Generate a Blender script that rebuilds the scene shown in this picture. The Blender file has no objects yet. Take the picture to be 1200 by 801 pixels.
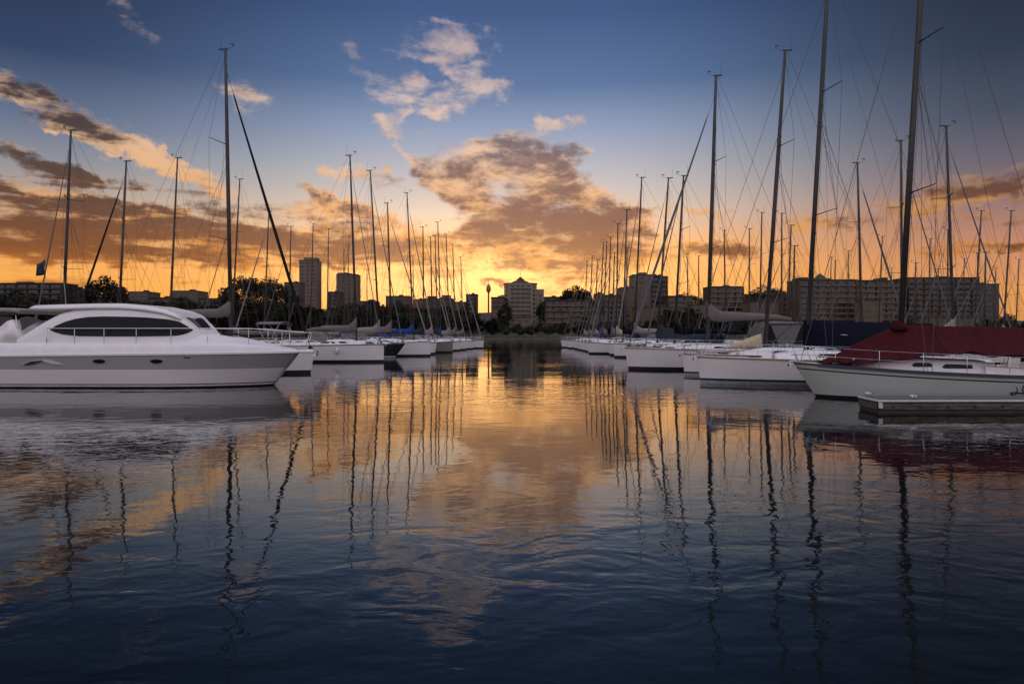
import bpy, bmesh, math, random
from mathutils import Vector, Matrix
random.seed(7)
R = math.radians
scene = bpy.context.scene
C = scene.collection
CAMZ = 2.2
def sx(px, D): return (px - 600.0) / 800.0 * D
def sz(py, D): return CAMZ + (392.0 - py) / 800.0 * D
def lin(r, g, b):
    def f(c):
        c /= 255.0
        return c / 12.92 if c <= 0.04045 else ((c + 0.055) / 1.055) ** 2.4
    return (f(r), f(g), f(b), 1.0)

# ------------------------------------------------------------------ materials
def mat(name, col, rough=0.5, metal=0.0, var=0.12, scale=3.0, bump=0.0, bscale=20.0, spec=0.5, coat=0.0, stretch=(1, 1, 1), transl=False):
    m = bpy.data.materials.new(name); m.use_nodes = True
    nt = m.node_tree; b = nt.nodes['Principled BSDF']
    b.inputs['Roughness'].default_value = rough
    b.inputs['Metallic'].default_value = metal
    b.inputs['Specular IOR Level'].default_value = spec
    b.inputs['Coat Weight'].default_value = coat
    tc = nt.nodes.new('ShaderNodeTexCoord')
    mp = nt.nodes.new('ShaderNodeMapping'); mp.inputs['Scale'].default_value = stretch
    nt.links.new(tc.outputs['Object'], mp.inputs['Vector'])
    n = nt.nodes.new('ShaderNodeTexNoise'); n.inputs['Scale'].default_value = scale; n.inputs['Detail'].default_value = 5
    n.inputs['Roughness'].default_value = 0.65
    nt.links.new(mp.outputs[0], n.inputs['Vector'])
    cr = nt.nodes.new('ShaderNodeValToRGB')
    cr.color_ramp.elements[0].position = 0.3; cr.color_ramp.elements[1].position = 0.7
    c0 = [max(0, c * (1 - var)) for c in col[:3]] + [1]; c1 = [min(1, c * (1 + var)) for c in col[:3]] + [1]
    cr.color_ramp.elements[0].color = c0; cr.color_ramp.elements[1].color = c1
    nt.links.new(n.outputs['Fac'], cr.inputs['Fac'])
    nt.links.new(cr.outputs['Color'], b.inputs['Base Color'])
    if bump > 0:
        n2 = nt.nodes.new('ShaderNodeTexNoise'); n2.inputs['Scale'].default_value = bscale; n2.inputs['Detail'].default_value = 4
        nt.links.new(mp.outputs[0], n2.inputs['Vector'])
        bp = nt.nodes.new('ShaderNodeBump'); bp.inputs['Distance'].default_value = bump
        nt.links.new(n2.outputs['Fac'], bp.inputs['Height']); nt.links.new(bp.outputs['Normal'], b.inputs['Normal'])
    return m
M = {}
def mm(k, *a, **kw): M[k] = mat(k, *a, **kw)
mm('gelcoat_white', (0.76, 0.72, 0.715), 0.22, var=0.05, scale=0.8, stretch=(0.4, 1, 3), coat=0.3)
mm('gelcoat_cream', (0.66, 0.64, 0.60), 0.25, var=0.06, scale=0.8, stretch=(0.4, 1, 3), coat=0.3)
mm('gelcoat_green', (0.50, 0.535, 0.50), 0.25, var=0.06, scale=0.9, stretch=(0.4, 1, 3), coat=0.2)
mm('gelcoat_grey', (0.20, 0.175, 0.16), 0.3, var=0.08)
mm('gelcoat_navy', (0.016, 0.022, 0.035), 0.2, var=0.1, coat=0.3)
mm('hull_band_grey', (0.33, 0.32, 0.32), 0.25, var=0.05, scale=0.8, stretch=(0.4, 1, 3))
mm('hull_lower', (0.70, 0.675, 0.665), 0.25, var=0.05, scale=0.8, stretch=(0.4, 1, 3))
mm('boot_black', (0.012, 0.012, 0.014), 0.4)
mm('boot_navy', (0.02, 0.03, 0.07), 0.4)
mm('boot_white', (0.6, 0.6, 0.6), 0.4)
mm('antifoul_dark', (0.02, 0.018, 0.018), 0.8, var=0.4, scale=6)
mm('antifoul_grey', (0.30, 0.31, 0.32), 0.8, var=0.3, scale=6)
mm('deck_white', (0.76, 0.73, 0.74), 0.45, var=0.07, scale=2.5)
mm('deck_grey', (0.42, 0.40, 0.40), 0.6, var=0.1, scale=4)
mm('teak', (0.26, 0.17, 0.10), 0.7, var=0.25, scale=12, stretch=(0.3, 6, 1))
mm('smoked_glass', (0.003, 0.004, 0.005), 0.06, var=0.1, spec=0.2)
mm('tinted_screen', (0.02, 0.02, 0.022), 0.25, var=0.1, spec=0.04)
mm('mast_alloy', (0.050, 0.046, 0.046), 0.5, metal=0.2, var=0.1, scale=3)
mm('mast_pale', (0.08, 0.115, 0.11), 0.45, metal=0.2, var=0.1, scale=3)
mm('mast_black', (0.02, 0.02, 0.022), 0.35, var=0.2, coat=0.3)
mm('steel', (0.62, 0.62, 0.64), 0.2, metal=1.0, var=0.05)
mm('wire', (0.10, 0.10, 0.10), 0.35, metal=0.8, var=0.05)
mm('rope', (0.45, 0.42, 0.38), 0.9, var=0.3, scale=40)
mm('canvas_taupe', (0.17, 0.15, 0.14), 0.9, spec=0.12, var=0.12, scale=5, bump=0.01, bscale=6)
mm('canvas_grey', (0.15, 0.145, 0.15), 0.9, spec=0.12, var=0.12, scale=5, bump=0.01, bscale=6)
mm('canvas_pale', (0.27, 0.245, 0.225), 0.9, spec=0.12, var=0.12, scale=5, bump=0.01, bscale=6)
mm('canvas_blue', (0.02, 0.06, 0.22), 0.85, spec=0.12, var=0.15, scale=5, bump=0.01, bscale=6)
mm('canvas_navy', (0.003, 0.004, 0.013), 0.85, spec=0.12, var=0.2, scale=4, bump=0.012, bscale=5)
mm('canvas_slate', (0.030, 0.036, 0.048), 0.9, spec=0.12, var=0.15, scale=5, bump=0.01, bscale=6)
mm('canvas_maroon', (0.054, 0.006, 0.009), 0.8, spec=0.12, var=0.18, scale=2.5, bump=0.05, bscale=3.2, stretch=(1.9, 0.7, 0.7))
mm('canvas_cream', (0.48, 0.38, 0.26), 0.9, spec=0.12, var=0.1, scale=5, bump=0.02, bscale=6)
mm('canvas_black', (0.015, 0.015, 0.018), 0.85, spec=0.12, var=0.2, scale=5, bump=0.01, bscale=6)
mm('vinyl_clear', (0.03, 0.03, 0.035), 0.12, var=0.1, spec=0.35)
mm('rubber_black', (0.015, 0.015, 0.015), 0.6)
mm('fender_white', (0.6, 0.6, 0.62), 0.5)
mm('plastic_red', (0.35, 0.03, 0.03), 0.5)
mm('concrete', (0.07, 0.062, 0.055), 0.9, var=0.25, scale=5, bump=0.006, bscale=30)
mm('pontoon_top', (0.10, 0.10, 0.10), 0.9, var=0.3, scale=3, bump=0.006, bscale=30)
mm('concrete_edge', (0.62, 0.60, 0.58), 0.8, var=0.15, scale=6)
mm('waler_timber', (0.085, 0.068, 0.052), 0.85, var=0.75, scale=5, bump=0.01, bscale=20, stretch=(0.4, 3, 3))
mm('sandstone', (0.15, 0.125, 0.09), 0.9, var=0.25, scale=0.4, bump=0.05, bscale=1.5)
mm('bark', (0.16, 0.13, 0.10), 0.9, var=0.3, scale=2)
mm('flag_dark', (0.02, 0.025, 0.05), 0.8)
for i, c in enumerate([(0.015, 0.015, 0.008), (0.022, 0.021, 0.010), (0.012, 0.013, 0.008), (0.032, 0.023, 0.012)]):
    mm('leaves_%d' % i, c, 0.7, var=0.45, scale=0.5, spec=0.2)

# ------------------------------------------------------------------ mesh builder
class MB:
    def __init__(s): s.v = []; s.f = []; s.m = []; s.sm = []
    def vert(s, p): s.v.append(tuple(p)); return len(s.v) - 1
    def face(s, idx, mi=0, smooth=False): s.f.append(tuple(idx)); s.m.append(mi); s.sm.append(smooth)
    def poly(s, pts, mi=0): s.face([s.vert(p) for p in pts], mi)
    def box(s, c, d, mi=0, mat4=None):
        x, y, z = d[0] / 2, d[1] / 2, d[2] / 2
        P = [Vector((a * x, b * y, e * z)) for a in (-1, 1) for b in (-1, 1) for e in (-1, 1)]
        if mat4 is not None: P = [mat4 @ p for p in P]
        i = [s.vert(p + Vector(c)) for p in P]
        for q in ((0, 1, 3, 2), (4, 6, 7, 5), (0, 4, 5, 1), (2, 3, 7, 6), (0, 2, 6, 4), (1, 5, 7, 3)): s.face([i[k] for k in q], mi)
    def rings(s, rings, mi=0, cap=True, closed=True, smooth=True, capmi=None):
        idx = [[s.vert(p) for p in r] for r in rings]
        n = len(rings[0])
        for a, b in zip(idx[:-1], idx[1:]):
            for k in range(n if closed else n - 1):
                k2 = (k + 1) % n
                s.face((a[k], a[k2], b[k2], b[k]), mi[k] if isinstance(mi, (list, tuple)) else mi, smooth)
        if cap:
            cm = capmi if capmi is not None else (mi[0] if isinstance(mi, (list, tuple)) else mi)
            s.face(idx[0][::-1], cm); s.face(idx[-1], cm)
        return idx
    def tube(s, pts, r, n=6, mi=0, cap=True, ex=1.0):
        pts = [Vector(p) for p in pts]
        if not isinstance(r, (list, tuple)): r = [r] * len(pts)
        rings = []
        for i, p in enumerate(pts):
            t = (pts[min(i + 1, len(pts) - 1)] - pts[max(i - 1, 0)]).normalized()
            up = Vector((0, 0, 1)) if abs(t.z) < 0.9 else Vector((1, 0, 0))
            a = t.cross(up).normalized(); b = t.cross(a).normalized()
            rings.append([p + (a * math.cos(2 * math.pi * k / n) + b * math.sin(2 * math.pi * k / n) * ex) * r[i] for k in range(n)])
        s.rings(rings, mi, cap)
    def ball(s, c, r, n=8, mi=0, sc=(1, 1, 1)):
        rings = []
        for i in range(1, n // 2 + 1):
            t = math.pi * (i - 0.5) / (n // 2 + 0.0)
            rings.append([(c[0] + r * sc[0] * math.sin(t) * math.cos(2 * math.pi * k / n), c[1] + r * sc[1] * math.sin(t) * math.sin(2 * math.pi * k / n), c[2] + r * sc[2] * math.cos(t)) for k in range(n)])
        s.rings(rings, mi)
    def prism(s, outline, z0, z1, mi=0, topmi=None):
        """vertical prism over an xy outline"""
        a = [s.vert((x, y, z0)) for x, y in outline]; b = [s.vert((x, y, z1)) for x, y in outline]
        n = len(a)
        for k in range(n): s.face((a[k], a[(k + 1) % n], b[(k + 1) % n], b[k]), mi)
        s.face(a[::-1], mi); s.face(b, mi if topmi is None else topmi)
    def slab(s, outline, fy, th, mi=0):
        """panel over an xz outline: fy(x,z) -> outer y, thickness th inwards"""
        sg = 1 if th > 0 else -1
        a = [s.vert((x, fy(x, z), z)) for x, z in outline]; b = [s.vert((x, fy(x, z) - th, z)) for x, z in outline]
        n = len(a)
        for k in range(n): s.face((a[k], a[(k + 1) % n], b[(k + 1) % n], b[k]), mi)
        s.face(a[::-1], mi); s.face(b, mi)
    def build(s, name, mats, parent=None, loc=None):
        me = bpy.data.meshes.new(name)
        me.from_pydata(s.v, [], s.f)
        if isinstance(mats, str): mats = [mats]
        for k in mats: me.materials.append(M[k])
        me.polygons.foreach_set('material_index', s.m)
        me.polygons.foreach_set('use_smooth', s.sm)
        bm = bmesh.new(); bm.from_mesh(me); bmesh.ops.recalc_face_normals(bm, faces=bm.faces); bm.to_mesh(me); bm.free()
        me.update()
        o = bpy.data.objects.new(name, me); C.objects.link(o)
        if parent is not None: o.parent = parent
        if loc is not None: o.location = loc
        return o
def tag(o, label=None, cat=None, group=None, kind=None):
    if label: o['label'] = label
    if cat: o['category'] = cat
    if group: o['group'] = group
    if kind: o['kind'] = kind
    return o
def empty(name, loc, rz=0.0):
    o = bpy.data.objects.new(name, None); C.objects.link(o); o.location = loc; o.rotation_euler = (0, 0, rz); o.empty_display_size = 0.3
    return o
def dup(o, parent, loc=None):
    c = o.copy(); C.objects.link(c); c.parent = parent
    if loc is not None: c.location = loc
    return c
def lerp(a, b, t): return a + (b - a) * t
def interp(tab, x):
    if x <= tab[0][0]: return tab[0][1]
    for (a, u), (b, v) in zip(tab[:-1], tab[1:]):
        if x <= b: return u + (v - u) * (x - a) / (b - a)
    return tab[-1][1]

# ------------------------------------------------------------------ camera
cam = bpy.data.cameras.new('camera'); co = bpy.data.objects.new('camera', cam); C.objects.link(co); scene.camera = co
co.location = (0, 0, CAMZ); co.rotation_euler = (R(90), 0, 0)
cam.sensor_width = 36; cam.lens = 24.0; cam.shift_y = -8.5 / 1200; cam.clip_end = 30000; cam.clip_start = 0.1

# ------------------------------------------------------------------ world: dusk sky and clouds
w = bpy.data.worlds.new('World'); scene.world = w; w.use_nodes = True
nt = w.node_tree
for n in list(nt.nodes): nt.nodes.remove(n)
L = nt.links.new
def setin(sock, v):
    if isinstance(v, bpy.types.NodeSocket): L(v, sock)
    else: sock.default_value = v
def MA(op, a, b=None, c=None, clamp=False):
    n = nt.nodes.new('ShaderNodeMath'); n.operation = op; n.use_clamp = clamp
    setin(n.inputs[0], a)
    if b is not None: setin(n.inputs[1], b)
    if c is not None: setin(n.inputs[2], c)
    return n.outputs[0]
def SS(v, a, b, o0=0.0, o1=1.0):
    n = nt.nodes.new('ShaderNodeMapRange'); n.interpolation_type = 'SMOOTHSTEP'
    setin(n.inputs['Value'], v); n.inputs['From Min'].default_value = a; n.inputs['From Max'].default_value = b
    n.inputs['To Min'].default_value = o0; n.inputs['To Max'].default_value = o1
    return n.outputs['Result']
def VM(op, a, b=None, scale=None):
    n = nt.nodes.new('ShaderNodeVectorMath'); n.operation = op
    setin(n.inputs[0], a)
    if b is not None: setin(n.inputs[1], b)
    if scale is not None: setin(n.inputs['Scale'], scale)
    return n.outputs['Value'] if op in ('LENGTH', 'DOT_PRODUCT') else n.outputs['Vector']
def RAMP(v, stops, k):
    n = nt.nodes.new('ShaderNodeValToRGB'); e = n.color_ramp.elements
    e[0].position = stops[0][0] / k; e[0].color = lin(*stops[0][1])
    e[1].position = stops[1][0] / k; e[1].color = lin(*stops[1][1])
    for p, c in stops[2:]:
        q = e.new(p / k); q.color = lin(*c)
    L(MA('DIVIDE', v, float(k)), n.inputs['Fac'])
    return n.outputs['Color']
def MIX(f, a, b, mode='MIX'):
    n = nt.nodes.new('ShaderNodeMix'); n.data_type = 'RGBA'; n.blend_type = mode
    setin(n.inputs[0], f); setin(n.inputs[6], a); setin(n.inputs[7], b)
    return n.outputs[2]
def NOISE(vec, scale, detail=6, rough=0.55, dist=0.0):
    n = nt.nodes.new('ShaderNodeTexNoise'); n.inputs['Scale'].default_value = scale; n.inputs['Detail'].default_value = detail
    n.inputs['Roughness'].default_value = rough; n.inputs['Distortion'].default_value = dist
    L(vec, n.inputs['Vector']); return n
tc = nt.nodes.new('ShaderNodeTexCoord')
d = VM('NORMALIZE', tc.outputs['Generated'])
sp = nt.nodes.new('ShaderNodeSeparateXYZ'); L(d, sp.inputs[0])
az = MA('MULTIPLY', MA('ARCTAN2', sp.outputs[0], sp.outputs[1]), 57.29578)
el = MA('MULTIPLY', MA('ARCSINE', sp.outputs[2]), 57.29578)
el = MA('MAXIMUM', el, 0.0)
cmb = nt.nodes.new('ShaderNodeCombineXYZ'); L(az, cmb.inputs[0]); L(el, cmb.inputs[1])
ang = cmb.outputs[0]
# clear-sky colour by elevation, warm towards the sunset, deeper away from it
centre = RAMP(el, [(0, (240, 148, 62)), (2.5, (252, 164, 70)), (5, (254, 176, 84)), (7.5, (250, 184, 118)), (10, (218, 198, 182)), (13, (182, 184, 192)),
                   (16.5, (136, 156, 187)), (20, (78, 113, 158)), (25, (50, 85, 134)), (33, (38, 52, 76))], 40)
left = RAMP(el, [(0, (238, 152, 66)), (3, (246, 170, 80)), (6, (238, 168, 100)), (9, (188, 164, 146)), (12, (134, 138, 150)),
                 (15, (88, 106, 136)), (19, (36, 60, 98)), (25, (17, 36, 68)), (33, (15, 26, 44))], 40)
right = RAMP(el, [(0, (222, 152, 80)), (3, (226, 154, 92)), (6, (194, 134, 104)), (9, (140, 110, 115)), (12, (96, 92, 108)),
                  (15, (60, 70, 94)), (19, (32, 48, 74)), (25, (14, 27, 52)), (33, (10, 18, 32))], 40)
aL = SS(az, -5.0, -37.0); aR = SS(az, 5.0, 37.0)
sky = MIX(aL, centre, left); sky = MIX(aR, sky, right)
# bright glow where the sun has just gone
gl = MA('ADD', MA('POWER', MA('DIVIDE', MA('ADD', az, 2.5), 15.0), 2.0), MA('POWER', MA('DIVIDE', MA('SUBTRACT', el, 4.2), 4.6), 2.0))
glow = MA('MULTIPLY', MA('POWER', 2.718, MA('MULTIPLY', gl, -1.0)), 1.0)
# physically based sky, weakly, under the graded colour
ns = nt.nodes.new('ShaderNodeTexSky'); ns.sky_type = 'NISHITA'; ns.sun_disc = False
ns.sun_elevation = R(2.5); ns.sun_rotation = R(0.0); ns.dust_density = 2.0; ns.air_density = 1.5
nish = VM('SCALE', ns.outputs[0], scale=0.012)
# --- clouds: soft ellipses (azimuth, elevation) broken up by noise
wn = NOISE(ang, 0.16, 5, 0.6); wv = VM('SUBTRACT', wn.outputs['Color'], (0.5, 0.5, 0.5)); wv = VM('MULTIPLY', wv, (7.0, 3.2, 0.0))
wn2 = NOISE(ang, 0.75, 4, 0.6); wv2 = VM('SUBTRACT', wn2.outputs['Color'], (0.5, 0.5, 0.5)); wv2 = VM('MULTIPLY', wv2, (3.2, 1.8, 0.0))
wang = VM('ADD', VM('ADD', ang, wv), wv2)
def ell(px, py, rx, ry, rot=0.0):
    a = math.atan((px - 600) / 800.0); c = math.cos(a)
    e = math.atan((392 - py) / 800.0 * c)
    mp = nt.nodes.new('ShaderNodeMapping'); mp.vector_type = 'TEXTURE'
    L(wang, mp.inputs['Vector'])
    mp.inputs['Location'].default_value = (math.degrees(a), math.degrees(e), 0)
    mp.inputs['Rotation'].default_value = (0, 0, R(-rot))
    mp.inputs['Scale'].default_value = (max(0.3, rx * 0.0716 * c * c), max(0.3, ry * 0.0716 * c), 1)
    return MA('SUBTRACT', 1.0, VM('LENGTH', mp.outputs[0]), clamp=True)
# (px, py, rx, ry, rotation (down to the right +), weight, darkness)
CL = [
 (595,208,105,46,12,1.1,0.8),(655,270,122,52,8,1.45,1.15),(728,272,50,30,20,.9,.9),(520,205,42,22,20,.7,.1),(640,190,70,30,5,.6,.45),
 (600,300,110,16,6,.55,.25),(650,335,60,16,0,.55,.45),(560,262,80,20,15,.35,.2),
 (535,50,50,28,5,.78,-.1),(488,108,60,20,12,.64,-.1),(562,98,38,24,0,.66,-.1),(452,136,34,18,20,.72,-.1),(515,132,20,9,0,.6,-.1),(470,168,20,8,40,.5,0),
 (660,143,34,13,-5,.48,0),(690,172,16,8,0,.4,0),(480,60,26,8,10,.34,.1),(415,65,30,14,30,.3,0),
 (165,16,60,14,28,.36,.1),(292,120,48,16,25,.36,.1),(402,200,30,10,5,.6,0),(455,215,32,9,0,.55,0),(445,200,14,8,0,.5,0),
 (60,126,150,20,15,.95,.5),(105,156,150,13,22,.85,-.25),(195,188,75,14,22,.7,-.2),(35,188,120,14,12,.9,.9),(120,205,60,10,12,.6,.6),
 (30,250,190,46,6,1.4,1.1),(180,276,220,32,4,1.3,1.0),(300,285,140,24,6,.85,.75),(60,300,160,22,0,.75,.6),(225,215,60,18,18,.6,.1),(230,240,60,10,14,.6,.6),
 (395,232,50,12,20,.85,.6),(420,250,60,12,10,.7,.5),(430,285,150,32,10,.95,.6),(360,300,80,16,4,.6,.45),
 (80,330,160,12,0,.45,.5),(300,332,90,8,0,.3,.4),
 (1090,232,170,22,-8,.62,.35),(1180,215,90,16,-16,.62,.4),(1130,258,150,12,-4,.5,.25),(990,262,120,12,-4,.42,.2),(1150,290,140,9,-2,.42,.3),(880,300,80,8,0,.42,.35),
 (850,295,44,10,2,.7,.5),(808,292,26,16,0,.8,.4),(768,242,34,9,0,.5,.4),(830,250,50,8,0,.28,.2),(580,327,18,5,0,.5,.5)]
S = None; Dk = None
for (px, py, rx, ry, rot, wt, dk) in CL:
    q = ell(px, py, rx * 1.25, ry * 1.25, rot)
    S = MA('MULTIPLY', q, wt) if S is None else MA('MULTIPLY_ADD', q, wt, S)
    if dk: Dk = MA('MULTIPLY', q, dk) if Dk is None else MA('MULTIPLY_ADD', q, dk, Dk)
st = VM('MULTIPLY', ang, (0.56, 1.3, 1.0))
f1 = NOISE(st, 0.36, 9, 0.60, 0.35).outputs['Fac']
f2 = NOISE(VM('ADD', st, (31.0, 7.0, 0.0)), 0.28, 8, 0.60, 0.3).outputs['Fac']
f3 = NOISE(VM('MULTIPLY', ang, (0.16, 1.5, 1.0)), 0.55, 6, 0.6, 0.5).outputs['Fac']
f4 = NOISE(VM('ADD', st, (3.0, 57.0, 0.0)), 1.1, 7, 0.65, 0.3).outputs['Fac']
gate = SS(S, 0.0, 0.25)
Sc = MA('MINIMUM', S, 0.78)
lowk = SS(el, 14.0, 4.0)
dens = MA('ADD', Sc, MA('MULTIPLY', MA('SUBTRACT', f1, 0.5), MA('MULTIPLY', gate, 2.5)))
dens = MA('ADD', dens, MA('MULTIPLY', MA('SUBTRACT', f3, 0.5), MA('MULTIPLY', MA('MULTIPLY', gate, MA('ADD', lowk, aL)), 1.5)))
dens = MA('ADD', dens, MA('MULTIPLY', MA('SUBTRACT', f4, 0.5), MA('MULTIPLY', gate, 0.7)))
alpha = SS(dens, 0.08, 0.76)
Dc = MA('MULTIPLY_ADD', aL, 0.14, MA('MINIMUM', Dk, 0.64))
core = MA('ADD', MA('ADD', Dc, MA('MULTIPLY', MA('SUBTRACT', f2, 0.5), 2.3)), MA('MULTIPLY', MA('SUBTRACT', f4, 0.5), 1.2))
core = MA('ADD', core, MA('MULTIPLY', MA('SUBTRACT', f3, 0.5), MA('MULTIPLY', MA('ADD', lowk, aL), 1.4)))
dark = SS(core, 0.05, 0.72)
lit = RAMP(el, [(0, (252, 156, 60)), (4, (255, 166, 70)), (7, (255, 170, 84)), (10, (250, 182, 116)), (14, (244, 198, 158)), (19, (216, 192, 184)), (26, (176, 160, 170))], 40)
shd = RAMP(el, [(0, (190, 106, 50)), (3, (190, 106, 54)), (6, (156, 92, 58)), (9, (142, 94, 74)), (13, (144, 108, 96)), (18, (120, 116, 128)), (26, (80, 84, 104))], 40)
shdL = RAMP(el, [(0, (196, 116, 56)), (4, (200, 118, 54)), (6, (138, 84, 52)), (9, (104, 70, 54)), (13, (88, 68, 60)), (26, (60, 60, 72))], 40)
shd = MIX(aL, shd, shdL)
ccol = MIX(dark, lit, shd)
ccol = MIX(MA('MULTIPLY', SS(f2, 0.35, 0.7), 0.35), ccol, VM('SCALE', ccol, scale=0.62))
side = MA('MAXIMUM', MA('MULTIPLY', aL, 0.12), MA('MULTIPLY', aR, 0.40))
ccol = VM('SCALE', ccol, scale=MA('SUBTRACT', 1.0, side))
low = SS(el, 0.0, 3.0)
alpha = MA('MULTIPLY', MA('MULTIPLY', alpha, 0.94), MA('MAXIMUM', low, 0.3))
gcol = VM('SCALE', (0.66, 0.47, 0.24), scale=glow)
sky = VM('ADD', sky, nish)
sky = VM('ADD', sky, gcol)
allsky = MIX(alpha, sky, VM('ADD', ccol, VM('SCALE', gcol, scale=0.35)))
# fill light added to the sky behind camera and high overhead (never in front)
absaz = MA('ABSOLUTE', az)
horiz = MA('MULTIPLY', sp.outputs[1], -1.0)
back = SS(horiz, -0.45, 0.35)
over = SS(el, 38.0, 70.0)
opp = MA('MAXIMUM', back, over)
fillcol = RAMP(el, [(0, (166, 152, 156)), (8, (180, 166, 168)), (20, (182, 176, 184)), (39, (174, 174, 190))], 40)
allsky = MIX(opp, allsky, VM('SCALE', fillcol, scale=MIX(over, 0.72, 1.15) if False else MA('MULTIPLY_ADD', over, 0.65, 1.62)))
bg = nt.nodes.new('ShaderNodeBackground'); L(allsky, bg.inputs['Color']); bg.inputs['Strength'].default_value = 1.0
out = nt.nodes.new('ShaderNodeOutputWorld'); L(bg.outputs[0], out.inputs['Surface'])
w.cycles.sampling_method = 'MANUAL'; w.cycles.sample_map_resolution = 512
# low sun behind the far shore, diffused by cloud
sl = bpy.data.lights.new('sun', 'SUN'); sl.energy = 0.04; sl.angle = R(30); sl.color = (1.0, 0.55, 0.25)
so = bpy.data.objects.new('sun', sl); C.objects.link(so); so.location = (0, 0, 60)
so.rotation_euler = Vector((0, math.cos(R(2.5)), math.sin(R(2.5)))).to_track_quat('Z', 'Y').to_euler()
scene.view_settings.view_transform = 'Standard'; scene.view_settings.look = 'None'
scene.view_settings.exposure = 0; scene.view_settings.gamma = 1

# ------------------------------------------------------------------ water
wm = bpy.data.materials.new('harbour_water'); wm.use_nodes = True; M['water'] = wm
wt_ = wm.node_tree; b = wt_.nodes['Principled BSDF']
b.inputs['Base Color'].default_value = (0.004, 0.006, 0.008, 1); b.inputs['Roughness'].default_value = 0.015; b.inputs['IOR'].default_value = 1.40
nt = wt_; L = nt.links.new
t = nt.nodes.new('ShaderNodeTexCoord'); P = t.outputs['Object']
def wnoise(scale, stretch, detail=2, rough=0.5, dist=0.0, off=(0, 0, 0)):
    mp = nt.nodes.new('ShaderNodeMapping'); L(P, mp.inputs['Vector']); mp.inputs['Scale'].default_value = stretch; mp.inputs['Location'].default_value = off
    return NOISE(mp.outputs[0], scale, detail, rough, dist).outputs['Fac']
big = wnoise(0.22, (1, 1.3, 1), 2, 0.5, 0.6)
mid = wnoise(1.25, (0.8, 1.2, 1), 2, 0.5, 0.8, (3, 8, 0))
sml = wnoise(4.2, (0.8, 1.2, 1), 2, 0.55, 0.6, (7, 1, 0))
fin = wnoise(11.0, (0.8, 1.2, 1), 2, 0.6, 0.2, (1, 9, 0))
patch = SS(wnoise(0.075, (0.5, 1.2, 1), 3, 0.55, 0.8, (40, 2, 0)), 0.35, 0.66, 0.30, 1.50)
gp = nt.nodes.new('ShaderNodeSeparateXYZ'); L(P, gp.inputs[0])
calm = SS(gp.outputs[1], 12.0, 50.0, 1.0, 0.62)
h = MA('MULTIPLY', big, 0.011)
h = MA('ADD', h, MA('MULTIPLY', mid, MA('MULTIPLY', patch, 0.0112)))
h = MA('ADD', h, MA('MULTIPLY', sml, MA('MULTIPLY', patch, 0.0027)))
h = MA('ADD', h, MA('MULTIPLY', fin, MA('MULTIPLY', patch, 0.0002)))
h = MA('MULTIPLY', h, calm)
bp = nt.nodes.new('ShaderNodeBump'); bp.inputs['Strength'].default_value = 1.0; bp.inputs['Distance'].default_value = 1.0
L(h, bp.inputs['Height']); L(bp.outputs['Normal'], b.inputs['Normal'])
mb = MB(); mb.poly([(-6000, -300, 0), (6000, -300, 0), (6000, 345, 0), (-6000, 345, 0)])
tag(mb.build('water', 'water'), 'calm dark harbour water mirroring the sunset', kind='structure')

# ------------------------------------------------------------------ terrain
def hz(x, y):
    z = interp([(330, -2.0), (343, -0.5), (346, 0.7), (380, 1.8), (440, 7), (520, 14), (640, 24), (900, 34), (1500, 40), (9000, 40)], y)
    a = x / max(y, 1) * 800 + 600
    k = interp([(-200, 0.75), (250, 0.6), (450, 0.9), (560, 0.9), (640, 1.0), (800, 1.15), (950, 1.2), (1100, 1.1), (1200, 0.35), (1500, 0.3)], a)
    return z * k if z > 2 else z
mm('hill_scrub', (0.035, 0.036, 0.022), 0.95, var=0.5, scale=0.08)
ys = [335, 343, 346, 360, 380, 410, 440, 480, 520, 580, 640, 760, 900, 1200, 1500, 3000, 9000]
xs = [-6000, -3000, -1500] + list(range(-900, 901, 60)) + [1500, 3000, 6000]
mb = MB()
idx = [[mb.vert((x, y, hz(x, y) + (random.uniform(-.4, .4) if 400 < y < 1000 else 0))) for x in xs] for y in ys]
for i in range(len(ys) - 1):
    for j in range(len(xs) - 1): mb.face((idx[i][j], idx[i][j + 1], idx[i + 1][j + 1], idx[i + 1][j]), 0, True)
tag(mb.build('hillside', 'hill_scrub'), 'low dark wooded ground rising behind the bay', kind='structure')
# sea wall, in view between the two rows and beyond
mb = MB(); mb.box((0, 342, -.1), (1400, 1.2, 1.5)); mb.box((0, 341.95, .75), (1400, 1.5, 0.2))
tag(mb.build('sea_wall', 'sandstone'), 'low sandstone sea wall along the far shore of the bay', 'sea wall')
mm('park_path', (0.16, 0.14, 0.11), 0.9, var=0.15, scale=0.5)
mb = MB(); mb.poly([(-700, 342.7, .80), (700, 342.7, .80), (700, 347, .82), (-700, 347, .82)])
tag(mb.build('promenade_path', 'park_path'), kind='structure')

exec(compile('', 'x', 'exec')) if False else None
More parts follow.
